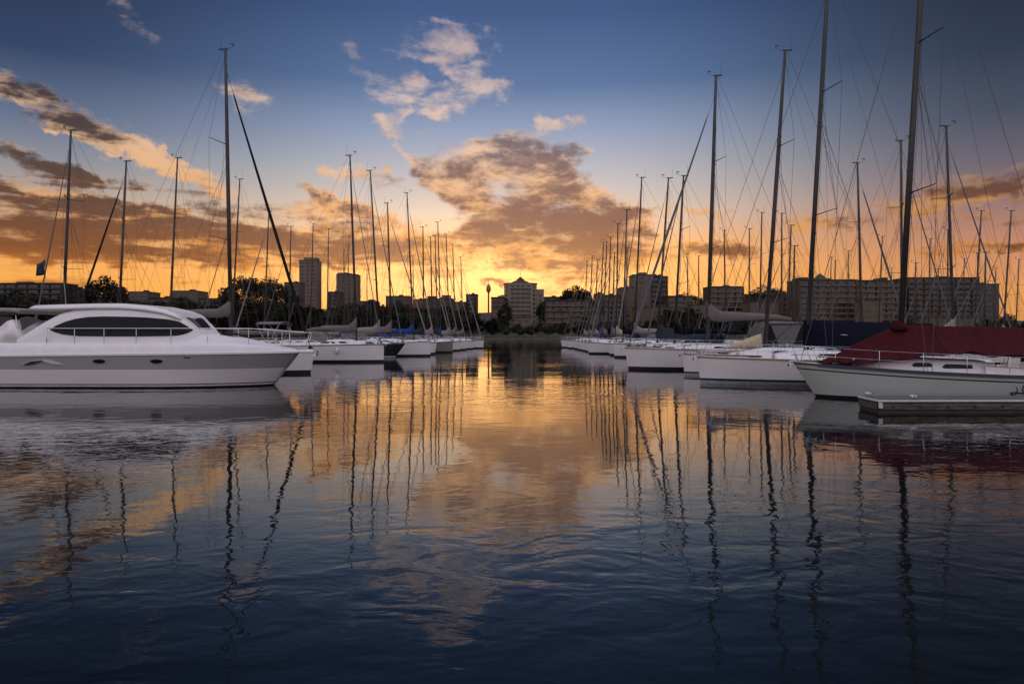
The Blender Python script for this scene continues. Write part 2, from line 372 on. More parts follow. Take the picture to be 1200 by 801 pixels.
# ------------------------------------------------------------------ sailboats
def hull_mesh(L_, B, fb, fs, rake, tr, hullm, bootm, anti, stripe=None, boot=(0.07, 0.19), plumb=0.6):
    """closed hull from sheer to just under water; returns (mb, sheer function, half-beam function)"""
    mb = MB(); N = 22
    def hb(t):  # half beam at sheer, t 0 stern .. 1 bow
        if t < 0.42: return B / 2 * (tr + (1 - tr) * math.sin(t / 0.42 * math.pi / 2) ** 1.1)
        u = (t - 0.42) / 0.58
        return B / 2 * max(0.012, max(0.0, 1 - min(1.0, u) ** plumb_e) ** 0.85)
    plumb_e = 2.1
    def sh(t): return fs + (fb - fs) * (0.35 * t + 0.65 * t ** 2)
    rows_z = None
    sheer = []
    rings = []
    for i in range(N + 1):
        t = i / N; t = 1 - (1 - t) ** 1.25
        h = sh(t); w_ = hb(t)
        fr = [h, h - 0.05, h - 0.16, h - 0.205, None, boot[1], boot[0], -0.04, -0.3]
        fr[4] = (fr[3] + fr[5]) / 2
        pts = []
        for z in fr:
            q = z / h
            ww = w_ * (0.80 + 0.20 * max(0, q) ** 0.7) if q > 0 else w_ * max(0.3, 0.80 + q * 1.2)
            x = -L_ / 2 + t * L_ - rake * (1 - q) * t ** 5 + 0.12 * L_ * 0.3 * (1 - q) * (1 - t) ** 6 * 0
            pts.append((x, ww, z))
        sheer.append((pts[0][0], w_, h))
        rings.append([(x, y, z) for x, y, z in pts] + [(x, -y, z) for x, y, z in reversed(pts)])
    nr = 9
    base = [0, 0, 3 if stripe else 0, 0, 0, 1, 2, 2]
    mi = base + [2] + base[::-1]
    mb.rings(rings, mi + [0], cap=False, closed=False)
    # transom and stem caps
    i0 = [mb.vert(p) for p in rings[0]]; n = len(i0)
    for k in range(nr - 1): mb.face((i0[k], i0[k + 1], i0[n - 2 - k], i0[n - 1 - k]), base[k])
    i1 = [mb.vert(p) for p in rings[-1]]
    for k in range(nr - 1): mb.face((i1[k], i1[k + 1], i1[n - 2 - k], i1[n - 1 - k]), base[k])
    mats = [hullm, bootm, anti] + ([stripe] if stripe else [])
    return mb, mats, sheer, sh, hb
def deck_mesh(sheer, camber=0.06):
    mb = MB(); rings = []
    for (x, w_, h) in sheer:
        w2 = max(0.005, w_ - 0.03)
        rings.append([(x, w2, h - 0.04), (x, w2, h + 0.015), (x, w2 * 0.93, h + 0.02), (x, w2 * 0.6, h + camber * 0.6), (x, 0, h + camber), (x, -w2 * 0.6, h + camber * 0.6), (x, -w2 * 0.93, h + 0.02), (x, -w2, h + 0.015), (x, -w2, h - 0.04)])
    mb.rings(rings, 0, cap=True, closed=False)
    # toe rail both sides
    for sgn in (1, -1):
        rr = []
        for (x, w_, h) in sheer:
            y = sgn * w_
            rr.append([(x, y + sgn * 0.012, h - 0.03), (x, y + sgn * 0.012, h + 0.045), (x, y - sgn * 0.03, h + 0.045), (x, y - sgn * 0.03, h - 0.03)])
        mb.rings(rr, 1, cap=True, smooth=False)
    return mb
def dome(stations, mi=0, k=0.14, cap=True, nside=3):
    """stations: (x, halfwidth at bottom, z low, z top); rounded cross-section"""
    mb = MB(); rings = []
    for (x, w0, zl, zt) in stations:
        h = zt - zl; r = []
        prof = [(1 - 0, 0), (1 - k * 0.4, 0.4), (1 - k * 0.8, 0.78), (1 - k * 1.3, 0.92), (1 - k * 2.4, 0.985), (0.35, 1.03)]
        half = [(x, w0 * a, zl + h * b_) for a, b_ in prof]
        r = half + [(x, 0, zl + h * 1.045)] + [(x, -y, z) for x_, y, z in reversed(half)]
        rings.append(r)
    mb.rings(rings, mi, cap=cap, closed=False)
    return mb
def sailboat(name, bow=None, mast=None, Lb=11.0, B=3.4, fb=1.25, fs=1.0, rake=0.25, heading=0.0, Hm=15.0, mastpx=None, top=None,
             hullm='gelcoat_white', bootm='boot_black', anti='antifoul_dark', stripe=None, cover='canvas_taupe', jib='canvas_grey', jibr=0.055, mastm='mast_alloy',
             dodger=None, bimini=None, lod=0, boom=True, tent=None, label='', group=None, mast_r=0.085, spr=2, cabin=0.38, wirer=0.0085, smast=None, flag=None, covh=1.0, extras=True, boot=(0.07, 0.19), boom_z=None, fenders=True, windows=True, cabmat='deck_white'):
    dx, dy = math.cos(heading), math.sin(heading)
    if bow is not None:
        bx, by = bow
        if mastpx is not None:
            k = (mastpx - 600) / 800.0; s = (bx - k * by) / (dx - k * dy)
        else: s = smast or 0.38 * Lb
        s = max(1.6, min(s, 0.6 * Lb))
        mx, my = bx - dx * s, by - dy * s
    else:
        mx, my = mast; s = smast or 0.38 * Lb
        bx, by = mx + dx * s, my + dy * s
    cx, cy = bx - dx * Lb / 2, by - dy * Lb / 2
    root = empty(name, (cx, cy, 0), heading)
    xm = Lb / 2 - s
    lean = 0.0
    if top is not None:
        Hm = sz(top[1], my) if top[1] is not None else Hm
        lean = (sx(top[0], my) - mx) / (dx if abs(dx) > .3 else 1)
        # projected top offset is referred to the base of the mast
        lean = max(-1.6, min(1.6, lean))
    mb, mats, sheer, sh, hb = hull_mesh(Lb, B, fb, fs, rake, 0.72, hullm, bootm, anti, stripe, boot)
    mb.build('hull', mats, root)
    deck_mesh(sheer).build('deck', ['deck_white' if hullm != 'gelcoat_grey' else 'deck_grey', 'teak' if Lb > 11.5 else 'mast_alloy'], root)
    zd = lambda x: sh(min(1, max(0, (x + Lb / 2) / Lb)))
    hbx = lambda x: hb(min(1, max(0, (x + Lb / 2) / Lb)))
    # coachroof
    xa, xf = xm - 0.26 * Lb, min(xm + 0.16 * Lb, Lb / 2 - 1.4)
    st_ = []
    for i in range(9):
        u = i / 8; x = lerp(xa, xf, u); ww = min(hbx(x) * 0.66, B * 0.30)
        hh = cabin * (1.0 if u < 0.62 else lerp(1.0, 0.12, ((u - 0.62) / 0.38) ** 1.3))
        st_.append((x, max(0.12, ww * (1 if u < .7 else lerp(1, .45, (u - .7) / .3))), zd(x) - 0.03, zd(x) + 0.05 + hh))
    cb = dome(st_, 0, 0.12).build('coachroof', cabmat, root)
    if windows:
        for sg in (1, -1):
            for (u0, u1) in ((0.12, 0.36), (0.44, 0.60)):
                m2 = MB(); pts = []
                fyy = lambda x, z: sg * ((min(hbx(x) * 0.66, B * 0.30)) * (1 - 0.12 * (z - zd(x) + 0.03) / (cabin + 0.08)) + 0.012)
                x0, x1 = lerp(xa, xf, u0), lerp(xa, xf, u1); z0 = zd((x0 + x1) / 2) + 0.05 + cabin * 0.28; z1 = z0 + cabin * 0.36
                m2.slab([(x0, z0), (x1 - .06, z0), (x1, z0 + .05), (x1 - .12, z1), (x0 + .05, z1), (x0, z1 - .04)], fyy, sg * 0.02)
                m2.build('cabin_window', 'smoked_glass', cb)
    # cockpit coamings
    mc = MB()
    for sg in (1, -1):
        x0, x1 = -Lb / 2 + 0.5, xa + 0.1
        mc.rings([[(x, sg * y1, zd(x) - .02), (x, sg * (y1 - .03), zd(x) + hh), (x, sg * (y1 - .2), zd(x) + hh), (x, sg * (y1 - .24), zd(x) - .02)] for x, y1, hh in ((x0, B * .30, .14), (lerp(x0, x1, .5), B * .31, .22), (x1, B * .31, .27))], 0, smooth=False)
    mc.build('cockpit_coaming', 'deck_white', root)
    # mast
    zb = zd(xm) + cabin * 0.7
    def mp_(z): u = (z - zb) / (Hm - zb); return xm + lean * u
    mbm = MB(); zs = [zb, lerp(zb, Hm, .5), lerp(zb, Hm, .8), Hm]
    mbm.tube([(mp_(z), 0, z) for z in zs], [mast_r, mast_r, mast_r * .85, mast_r * .62], 10)
    mo = mbm.build('mast', mastm, root)
    mh = MB(); mh.box((mp_(Hm) - .12, 0, Hm + .02), (.5, .10, .06)); mh.tube([(mp_(Hm) - .3, .05, Hm), (mp_(Hm) - .3, .05, Hm + .75)], .008, 4)
    mh.tube([(mp_(Hm) + .1, -.04, Hm), (mp_(Hm) + .45, -.04, Hm + .14)], .009, 4); mh.box((mp_(Hm) + .47, -.04, Hm + .22), (.05, .05, .14)); mh.box((mp_(Hm) + .4, -.04, Hm + .30), (.22, .02, .05))
    mh.build('masthead_gear', 'mast_black', mo)
    # spreaders and shrouds
    hs = [0.36, 0.68] if spr == 2 else ([0.5] if spr == 1 else [0.28, 0.52, 0.76])
    tips = []
    for q in hs:
        z = lerp(zb, Hm, q); ln = B * 0.36 * (1 - 0.25 * q); xx = mp_(z)
        tips.append((xx, z, ln))
        for sg in (1, -1):
            m2 = MB(); m2.tube([(xx, sg * .05, z), (xx - ln * .42, sg * ln, z + .10)], [.042, .026], 6, ex=.5); m2.build('spreader', mastm, mo)
    ch = (xm - 0.5, hbx(xm - .5) * .93, zd(xm - .5))
    for sg in (1, -1):
        m2 = MB()
        pth = [(mp_(Hm - .1), 0, Hm - .1)] + [(xx - ln * .42, sg * ln, z + .10) for xx, z, ln in reversed(tips)] + [(ch[0], sg * ch[1], ch[2])]
        for a_, b_ in zip(pth[:-1], pth[1:]): m2.tube([a_, b_], wirer, 4, cap=False)
        prev = (ch[0] + .15, sg * ch[1], ch[2])
        for xx, z, ln in tips:
            m2.tube([prev, (xx, 0, z)], wirer * .9, 4, cap=False); prev = (xx - ln * .42, sg * ln, z + .10)
        m2.build('shroud', 'wire', mo)
    m2 = MB(); m2.tube([(mp_(Hm) - .1, 0, Hm), (-Lb / 2 + .15, 0, zd(-Lb / 2) + .05)], wirer, 4, cap=False)
    m2.tube([(mp_(Hm) - .05, .06, Hm), (mp_(Hm * .5) - .12, .1, Hm * .5), (xm - .1, .08, zb + .3)], wirer * .8, 4, cap=False)
    m2.build('backstay', 'wire', root)
    # forestay with furled headsail
    zt = Hm * (0.93 if lod < 2 else 0.9); p0 = Vector((Lb / 2 - .25, 0, fb + .12)); p1 = Vector((mp_(zt) + .06, 0, zt))
    m2 = MB()
    if jibr > 0:
        m2.tube([p0.lerp(p1, u) for u in (0, .03, .08, .5, .9, .93, 1)], [.02, .03, jibr, jibr * .85, jibr * .45, .012, .010], 7)
        m2.tube([p0, p0.lerp(p1, .012)], .10, 8)
        m2.build('furled_jib', jib, root)
    else:
        m2.tube([p0, p1], wirer * 1.2, 4, cap=False); m2.build('forestay', 'wire', root)
    # boom, sail and cover
    if boom:
        zbm = boom_z if boom_z else zb + 0.85; E = min(0.40 * Lb, xm + Lb / 2 - 0.8)
        m2 = MB(); m2.tube([(xm - .1, 0, zbm), (xm - E, 0, zbm + .08)], [.07, .06], 8)
        m2.tube([(xm - .08, 0, zb + .15), (xm - E * .3, 0, zbm - .02)], .03, 5)
        m2.tube([(xm - E + .1, 0, zbm + .05), (xm - E + .3, 0, zd(xm - E) + .2)], .012, 4)
        m2.build('boom', mastm, root)
        m2 = MB()
        for q, (zf, uf) in enumerate(((.62, .45), (.62, .75), (.97, 1.0), (.80, .2))):
            for sg in ((1, -1) if q < 2 else (1,)):
                m2.tube([(mp_(lerp(zb, Hm, zf)), 0, lerp(zb, Hm, zf)), (xm - E * uf, sg * (.12 if q < 2 else 0), zbm + .05)], wirer * .7, 4, cap=False)
        m2.build('lazy_jack', 'wire', root)
        if cover and not tent:
            rr = []; hgt = [(0.0, 1.15 * covh, .14), (.05, .80 * covh, .17), (.14, .52 * covh, .2), (.35, .44 * covh, .2), (.6, .36 * covh, .17), (.85, .27 * covh, .13), (1.0, .16 * covh, .08)]
            for u, hh, ww in hgt:
                x = xm - .05 - E * u + (.06 if u == 0 else 0); z0 = zbm + .08 * u - .09 + .03 * math.sin(u * 23)
                rr.append([(x, ww * math.cos(a) * (1.0 if math.sin(a) < 0 else .9), z0 + hh * (.5 + .5 * math.sin(a)) ** .85) for a in [2 * math.pi * k_ / 12 for k_ in range(12)]])
            m2 = MB(); m2.rings(rr, 0); m2.build('sail_cover', cover, root)
    if dodger:
        x0, x1 = xa - .75, xa + .55; zc = zd(xa) + cabin
        st_ = []
        for u in (0, .15, .5, .8, 1.0):
            x = lerp(x0, x1, u); st_.append((x, B * .29, zd(x) + .15, zc + .10 + .62 * (1 if u < .5 else 1 - ((u - .5) / .5) ** 2 * .95)))
        dome(st_, 0, .10).build('spray_hood', dodger, root)
    if bimini:
        x0, x1, zz = -Lb / 2 + .3, -Lb / 2 + 2.4, zd(-Lb / 2) + 1.75
        rr = [[(x, y, zz + .22 * (1 - (y / (B * .36)) ** 2) + dz_) for y, dz_ in [(B * .36 * k_ / 4, 0) for k_ in range(-4, 5)] + [(B * .36 * k_ / 4, -.03) for k_ in range(4, -5, -1)]] for x in (x0, (x0 + x1) / 2, x1)]
        m2 = MB(); m2.rings(rr, 0, smooth=True); bo = m2.build('bimini', bimini, root)
        for sg in (1, -1):
            m2 = MB()
            for xx in (x0 + .1, x1 - .1): m2.tube([(xx, sg * B * .355, zz), ((x0 + x1) / 2, sg * B * .38, zd(x0) + .1)], .014, 5)
            m2.build('bimini_frame', 'steel', bo)
    # rails
    if lod < 2:
        m2 = MB()
        zz = .62; n = 5 if lod == 1 else 7
        P_ = []
        for i in range(n):
            x = lerp(-Lb / 2 + .5, Lb / 2 - 1.2, i / (n - 1)); P_.append((x, hbx(x) * .95, zd(x)))
        for sg in (1, -1):
            m2 = MB()
            for (x, y, z) in P_: m2.tube([(x, sg * y, z), (x, sg * y, z + zz)], .012, 5)
            for f in ((1.0, .52) if lod == 0 else (1.0,)):
                for a_, b_ in zip(P_[:-1], P_[1:]): m2.tube([(a_[0], sg * a_[1], a_[2] + zz * f), (b_[0], sg * b_[1], b_[2] + zz * f)], .005, 4, cap=False)
            m2.build('guard_rail', 'steel', root)
        m2 = MB(); e = P_[-1]; tipz = zd(Lb / 2) + zz * .95
        for f in (1.0, .5):
            loop = [(e[0], e[1], e[2] + zz * f), (Lb / 2 - .5, hbx(Lb / 2 - .5) + .05, lerp(zd(Lb / 2), tipz, f)), (Lb / 2 + .02, .16, lerp(zd(Lb / 2), tipz, f)), (Lb / 2 + .08, 0, lerp(zd(Lb / 2), tipz, f))]
            full = loop + [(x, -y, z) for x, y, z in reversed(loop[:-1])]
            m2.tube(full, .016, 6)
        for sg in (1, -1):
            m2.tube([(Lb / 2 - .15, sg * .07, zd(Lb / 2)), (Lb / 2 + .02, sg * .16, tipz)], .014, 5); m2.tube([(Lb / 2 - .75, sg * hbx(Lb / 2 - .75) * .9, zd(Lb / 2 - .75)), (Lb / 2 - .5, sg * (hbx(Lb / 2 - .5) + .05), tipz)], .014, 5)
        m2.build('pulpit', 'steel', root)
        m2 = MB(); xs_ = -Lb / 2 + .08; ws = hbx(xs_) * .93; e = P_[0]; zt_ = zd(xs_) + zz
        for sg in (1, -1):
            m2 = MB()
            for f in (1.0, .5): m2.tube([(e[0], sg * e[1], e[2] + zz * f), (xs_, sg * ws, zd(xs_) + zz * f), (xs_, sg * ws * .3, zd(xs_) + zz * f)], .014, 5)
            m2.tube([(xs_, sg * ws, zd(xs_)), (xs_, sg * ws, zt_)], .014, 5); m2.tube([(xs_, sg * ws * .3, zd(xs_)), (xs_, sg * ws * .3, zt_)], .014, 5)
            m2.build('pushpit', 'steel', root)
    if lod == 0 and extras:
        for (x, sz_) in ((xf - .2, .5), (xm + .6, .42)):
            m2 = MB(); m2.box((x + .5, 0, zd(x) + .12 + (cabin * .3 if x < xf - .3 else 0)), (sz_, sz_, .05)); m2.build('hatch', 'smoked_glass', root)
        for sg in (1, -1):
            m2 = MB(); xw = xa - .3; m2.tube([(xw, sg * B * .27, zd(xw) + .2), (xw, sg * B * .27, zd(xw) + .42)], [.09, .06], 8); m2.build('winch', 'steel', root)
        for (x, y, k_) in ((xm + 1.6, .55, 0), (xm + .9, -.5, 0), (xm + 2.2, -.25, 1), (xm - .6, .62, 1)):
            m2 = MB(); z = zd(x) + .05
            if k_: [m2.tube([(x + (.16 + .02 * q) * math.cos(a), y + (.16 + .02 * q) * math.sin(a), z + .03 * q) for a in [.7 * j for j in range(10)]], .02, 5) for q in range(1)]; m2.build('rope_coil', 'rope', root)
            else: m2.tube([(x, y, z), (x, y, z + .22), (x + .06, y, z + .28)], [.06, .05, .07], 8); m2.build('deck_vent', 'steel', root)
        m2 = MB(); xw = -Lb / 2 + 1.4; n = 16; rw = .42
        m2.tube([(xw, rw * math.cos(2 * math.pi * k_ / n), zd(xw) + .62 + rw * math.sin(2 * math.pi * k_ / n)) for k_ in range(n + 1)], .014, 5)
        for k_ in range(3): a = math.pi * k_ / 3; m2.tube([(xw, rw * math.cos(a), zd(xw) + .62 + rw * math.sin(a)), (xw, -rw * math.cos(a), zd(xw) + .62 - rw * math.sin(a))], .008, 4)
        m2.box((xw + .12, 0, zd(xw) + .3), (.16, .22, .7)); m2.build('steering_wheel', 'steel', root)
        m2 = MB(); m2.tube([(Lb / 2 - .35, .0, fb + .1), (Lb / 2 + .12, 0, fb + .07), (Lb / 2 + .2, 0, fb - .12)], .022, 6); m2.box((Lb / 2 + .14, 0, fb - .06), (.05, .26, .16)); m2.build('anchor', 'steel', root)
    if lod < 2 and fenders and random.random() < .8:
        for xx in ((-.1, .18) if lod == 0 else (.05,)):
            x = xx * Lb; sg = random.choice((1, -1)); y = sg * (hbx(x) + .07); z = zd(x) - .45
            m2 = MB(); m2.ball((x, y, z), .13, 8, 0, (1, 1, 2.0)); m2.tube([(x, y, z + .2), (x, sg * hbx(x) * .95, zd(x) + .5)], .008, 4); m2.build('fender', random.choice(['fender_white', 'canvas_navy', 'fender_white']), root)
    if flag:
        fz, sgn, sc_ = flag
        q = (Hm - fz) / (Hm - 1.2); fx = lerp(mp_(Hm), -Lb / 2 if sgn < 0 else Lb / 2, q)
        m2 = MB(); n = 7; rr = []
        for i in range(n):
            u = i / (n - 1); rr.append([(fx - .02 + u * .55 * sc_, .05 * math.sin(u * 9), fz - u * .35 * sc_), (fx + u * .62 * sc_, .07 * math.sin(u * 9 + 1) + .01, fz - 1.0 * sc_ - u * .1 * sc_)])
        rr2 = [[a_, b_, (b_[0], b_[1] + .008, b_[2]), (a_[0], a_[1] + .008, a_[2])] for a_, b_ in rr]
        m2.rings(rr2, 0); m2.tube([(fx - .02, 0, fz + .2), (fx - .02, 0, fz - 1.3 * sc_)], .012, 4)
        m2.build('flag', 'flag_dark', root)
    tag(root, label, 'sailing boat', group)
    root['_xm'] = xm
    return root, dict(xm=xm, zd=zd, hbx=hbx, zb=zb, Lb=Lb, B=B, my=my, xa=xa, sh=sh)
ORD = ['first', 'second', 'third', 'fourth', 'fifth', 'sixth', 'seventh', 'eighth', 'ninth', 'tenth', 'eleventh', 'twelfth', 'thirteenth', 'fourteenth', 'fifteenth', 'sixteenth', 'seventeenth', 'eighteenth', 'nineteenth', 'twentieth']
COVN = {'canvas_taupe': 'taupe', 'canvas_grey': 'grey', 'canvas_pale': 'pale', 'canvas_blue': 'bright blue', 'canvas_navy': 'navy', 'canvas_slate': 'slate', 'canvas_cream': 'cream', 'canvas_black': 'black', 'canvas_maroon': 'maroon'}
G = {'LR': 'sailing boats moored along the left of the channel', 'LO': 'sailing boats in the outer row on the left',
     'RR': 'sailing boats moored along the right of the channel', 'RO': 'sailing boats in the second row on the right', 'RT': 'sailing boats in the third row on the right', 'RF': 'sailing boats in the farthest row on the right'}
# left row beside the channel, bows to the right ----------------------------------
# (D, bow px, mast base px, top px, top py, opts)
LR = [
 (39, 369, 271, 264, 58, dict(Lb=13.5, B=3.9, fb=1.30, fs=1.05, lod=0, cover='canvas_taupe', jib='canvas_black', jibr=.10, mast_r=.11, boom_z=3.25, covh=1.0, cabin=.42, stripe=None, label='white yacht with black furled jib and tallest mast on the left, behind the motor cruiser')),
 (55, 450, 418, 410, 182, dict(Lb=10.5, fb=1.42, fs=1.3, rake=.03, lod=0, cover='canvas_taupe', jibr=.04, covh=1.1, smast=2.6, dodger='canvas_taupe', label='high sided white yacht with plumb bow and taupe sail cover, ahead of the dark hull')),
 (65, 475, 445, 434, 200, dict(Lb=10.5, fb=1.35, fs=1.1, rake=1.0, lod=0, hullm='gelcoat_navy', bootm='boot_white', anti='antifoul_grey', mastm='mast_black', cover='canvas_pale', jibr=.05, label='dark hulled yacht with black mast and raked bow in the left row')),
 (70, 505, 459, 454, 238, dict(Lb=11.5, fb=1.5, fs=1.2, rake=.05, lod=1, cover='canvas_taupe', jibr=.07, jib='canvas_pale', label='white yacht with plumb bow showing just beyond the dark hulled yacht')),
 (77, 512, 485, 477, 226, dict(Lb=11.5, fb=1.3, lod=1, cover='canvas_blue', jibr=.07, jib='canvas_pale', dodger='canvas_blue', label='white yacht with blue boom cover between white and grey hulls on the left')),
 (84, 531, 497, 495.6, 266, dict(Lb=11, fb=1.35, rake=.1, lod=1, hullm='gelcoat_grey', cover='canvas_slate', jibr=.06, jib='canvas_pale', dodger='canvas_slate', label='grey brown hulled yacht with slate spray hood in the left row')),
 (89, 533, 507, 504.6, 278, dict(Lb=10, lod=1, cover='canvas_pale', jibr=.05, jib='canvas_pale')),
 (93.5, 541, 513, 510, 276, dict(Lb=10, lod=1, cover='canvas_slate', jibr=.05, jib='canvas_pale')),
 (98.5, 548, 517, 513, 260, dict(Lb=12, fb=1.3, lod=1, cover='canvas_blue', dodger='canvas_blue', jibr=.06, jib='canvas_pale')),
 (104, 556, 527, 522.8, 274, dict(Lb=11, lod=1, cover='canvas_pale', jibr=.05, jib='canvas_pale')),
 (110, 567, 534, 530.6, 286, dict(Lb=11, fb=1.35, rake=.1, lod=1, cover='canvas_taupe', jibr=.05, jib='canvas_pale')),
 (118, 565, 543, 540, 301, dict(Lb=10, lod=1, cover='canvas_grey', jibr=.05, jib='canvas_pale')),
 (125, 560, 485, 484, 300, dict(Lb=11, lod=1, cover='canvas_pale', jibr=.05))]
for i, (D, bp_, mp0, tp, ty, o) in enumerate(LR):
    o = dict(o); lab = o.pop('label', None)
    hl = {'gelcoat_white': 'white', 'gelcoat_grey': 'grey'}.get(o.get('hullm', 'gelcoat_white'), 'white')
    if not lab: lab = '%s sloop with %s sail cover, %s nearest along the left of the channel' % (hl, COVN[o['cover']], ORD[i])
    o.setdefault('dodger', ['canvas_taupe', 'canvas_pale', 'canvas_grey'][i % 3]); o.setdefault('covh', 1.25)
    if i in (0, 1, 3, 6, 9): o['bimini'] = 'canvas_taupe'
    o.setdefault('jib', 'canvas_grey')
    if i == 12: sailboat('sailing_yacht', mast=(sx(mp0, D), D), top=(tp, ty), heading=0, label=lab, group=G['LR'], **o)
    else: sailboat('sailing_yacht', bow=(sx(bp_, D), D), mastpx=mp0, top=(tp, ty), heading=R(-2 + [0, -3, 4, -2, 3, -4, 2, 5, -3, 1, 4, -2, 0][i]), label=lab, group=G['LR'], **o)
# outer left row, bows to the left
LO = [(44.5, 73, 83, 153, dict(smast=2.3, flag=(7.1, 1, 1.0), cover='canvas_black', mastm='mast_black', mast_r=.10, dy=.0)), (50, 138, 148, 189, dict(jib='canvas_black', jibr=.09, mastm='mast_black', mast_r=.09, cover='canvas_navy')),
      (55.5, 198, 208, 185, dict(mastm='mast_black', cover='canvas_grey', jibr=0)), (70, 271, 281, 210, dict(mastm='mast_alloy', cover='canvas_taupe', jibr=.05)),
      (80, 309, 315, 248, dict(jibr=.09, jib='canvas_pale', cover='canvas_grey')), (90, 338, 341, 265, dict(cover='canvas_taupe')), (98, 363, 367, 262, dict(cover='canvas_pale')),
      (107, 383, 385, 268, dict(cover='canvas_blue')), (115, 403, 403, 293, dict(cover='canvas_pale')), (124, 408, 408, 287, dict(cover='canvas_taupe')), (135, 430, 430, 316, dict(cover='canvas_grey'))]
for i, (D, mp0, tp, ty, o) in enumerate(LO):
    o = dict(o); o.pop('dy', None); o.setdefault('jibr', .05)
    lab = 'sloop with %s sail cover, %s nearest in the outer left row behind the cruiser' % (COVN[o['cover']], ORD[i])
    if i == 0: lab = 'sloop with black mast and dark flag, nearest of the outer left row'
    if i == 1: lab = 'sloop with black furled jib slanting left, second of the outer left row'
    sailboat('sailing_yacht', mast=(sx(mp0, D), D), top=(tp, ty), heading=R(180), Lb=10.5, lod=1 if D < 60 else 2, label=lab, group=G['LO'], **o)
# right row beside the channel, bows to the left ------------------------------------
A = R(180 - 6)
r0, i0 = sailboat('sailing_yacht', bow=(sx(930, 24.4), 24.4), mastpx=1053, Lb=9.2, B=3.3, fb=1.19, fs=.80, rake=.75, heading=R(180 - 10), Hm=17.5, top=(1083, None) , hullm='gelcoat_green', bootm='boot_black', anti='antifoul_dark',
    stripe='boot_black', cover=None, tent=True, jib='canvas_grey', jibr=0, mast_r=.10, cabin=.40, boot=(0.02, 0.10), wirer=.009, fenders=False,
    label='pale green hulled yacht under a maroon tent cover beside the floating pontoon', group=G['RR'])
r1, i1 = sailboat('sailing_yacht', bow=(sx(817, 31), 31), mastpx=945, Lb=12.5, B=3.7, fb=1.18, fs=1.0, rake=.15, heading=R(180 - 5), Hm=18.5, top=(970, None), cover=None, tent=True, bootm='boot_navy', anti='antifoul_grey', boot=(.14, .25),
    jib='canvas_grey', jibr=0, mast_r=.10, wirer=.009, label='white yacht with navy boom tent just beyond the maroon covered yacht', group=G['RR'])
r2, i2 = sailboat('sailing_yacht', bow=(sx(800, 37), 37), mastpx=896, Lb=12.0, B=3.6, fb=1.15, fs=1.0, rake=.1, heading=R(180 - 3), top=(919.5, 60), cover=None, bootm='boot_navy', anti='antifoul_grey', boot=(.12, .22), jib='canvas_grey', jibr=0, mast_r=.10,
    dodger=None, boom_z=2.75, label='white yacht with cream folded sail on deck, its bow between two white hulls', group=G['RR'])
RR = [
 (43.5, 732, 829, 839, 89, dict(Lb=13.0, B=3.9, fb=1.35, fs=1.15, rake=.25, cover='canvas_taupe', jib='canvas_grey', jibr=.09, boom_z=3.1, covh=1.3, bimini=None, mast_r=.12, cabin=.3, label='large white yacht with furled grey jib and long taupe boom cover')),
 (51, 752, 790, 801, 206, dict(Lb=10.5, cover='canvas_navy', jibr=.06)),
 (57, 735, 770, 783, 209, dict(Lb=11, cover='canvas_slate', tentbox=True, jibr=.05, mastm='mast_alloy', label='white sloop with long slate boom cover behind the large white yacht')),
 (66, 719, 743, 752, 208, dict(Lb=12, fb=1.35, rake=.1, cover='canvas_pale', jibr=.07, jib='canvas_pale')),
 (73, 712, 728, 734.5, 246, dict(Lb=11, cover='canvas_navy', mastm='mast_black', jibr=.05)),
 (78.5, 688, 722, 724, 262, dict(Lb=10.5, fb=1.3, rake=.2, cover='canvas_cream', jibr=.06, jib='canvas_pale', label='white sloop with cream sail cover and bow out beyond its neighbours')),
 (83, 690, 717, 720, 296, dict(Lb=10, cover='canvas_taupe')), (87.5, 684, 712, 715.5, 278, dict(Lb=11, cover='canvas_navy', mastm='mast_black')), (92, 680, 706.5, 711, 283, dict(Lb=11, cover='canvas_grey')),
 (97, 676, 702, 707, 284, dict(Lb=11, cover='canvas_blue')), (103, 672, 697, 700, 304, dict(Lb=10, cover='canvas_pale')), (109, 664, 690, 694, 300, dict(Lb=11, cover='canvas_taupe')), (116, 657, 684, 688, 305, dict(Lb=11, fb=1.3, cover='canvas_pale'))]
for i, (D, bp_, mp0, tp, ty, o) in enumerate(RR):
    o = dict(o); lab = o.pop('label', None); o.pop('tentbox', None)
    if not lab: lab = 'white sloop with %s sail cover, %s nearest along the right of the channel' % (COVN[o['cover']], ORD[i + 3])
    o.setdefault('jibr', .05); o.setdefault('lod', 0 if D < 60 else 1)
    o.setdefault('jib', 'canvas_grey'); o.setdefault('dodger', [None, 'canvas_navy', 'canvas_slate', 'canvas_pale', 'canvas_grey'][i % 5])
    q = sailboat('sailing_yacht', bow=(sx(bp_, D), D), mastpx=mp0, top=(tp, ty), heading=R(178 + [0, 3, -3, 4, -2, 3, -4, 2, 5, -3, 1, 4, -2][i]), label=lab, group=G['RR'], **o)
    if i == 0: r3, i3 = q
    if i == 2: r5, i5 = q
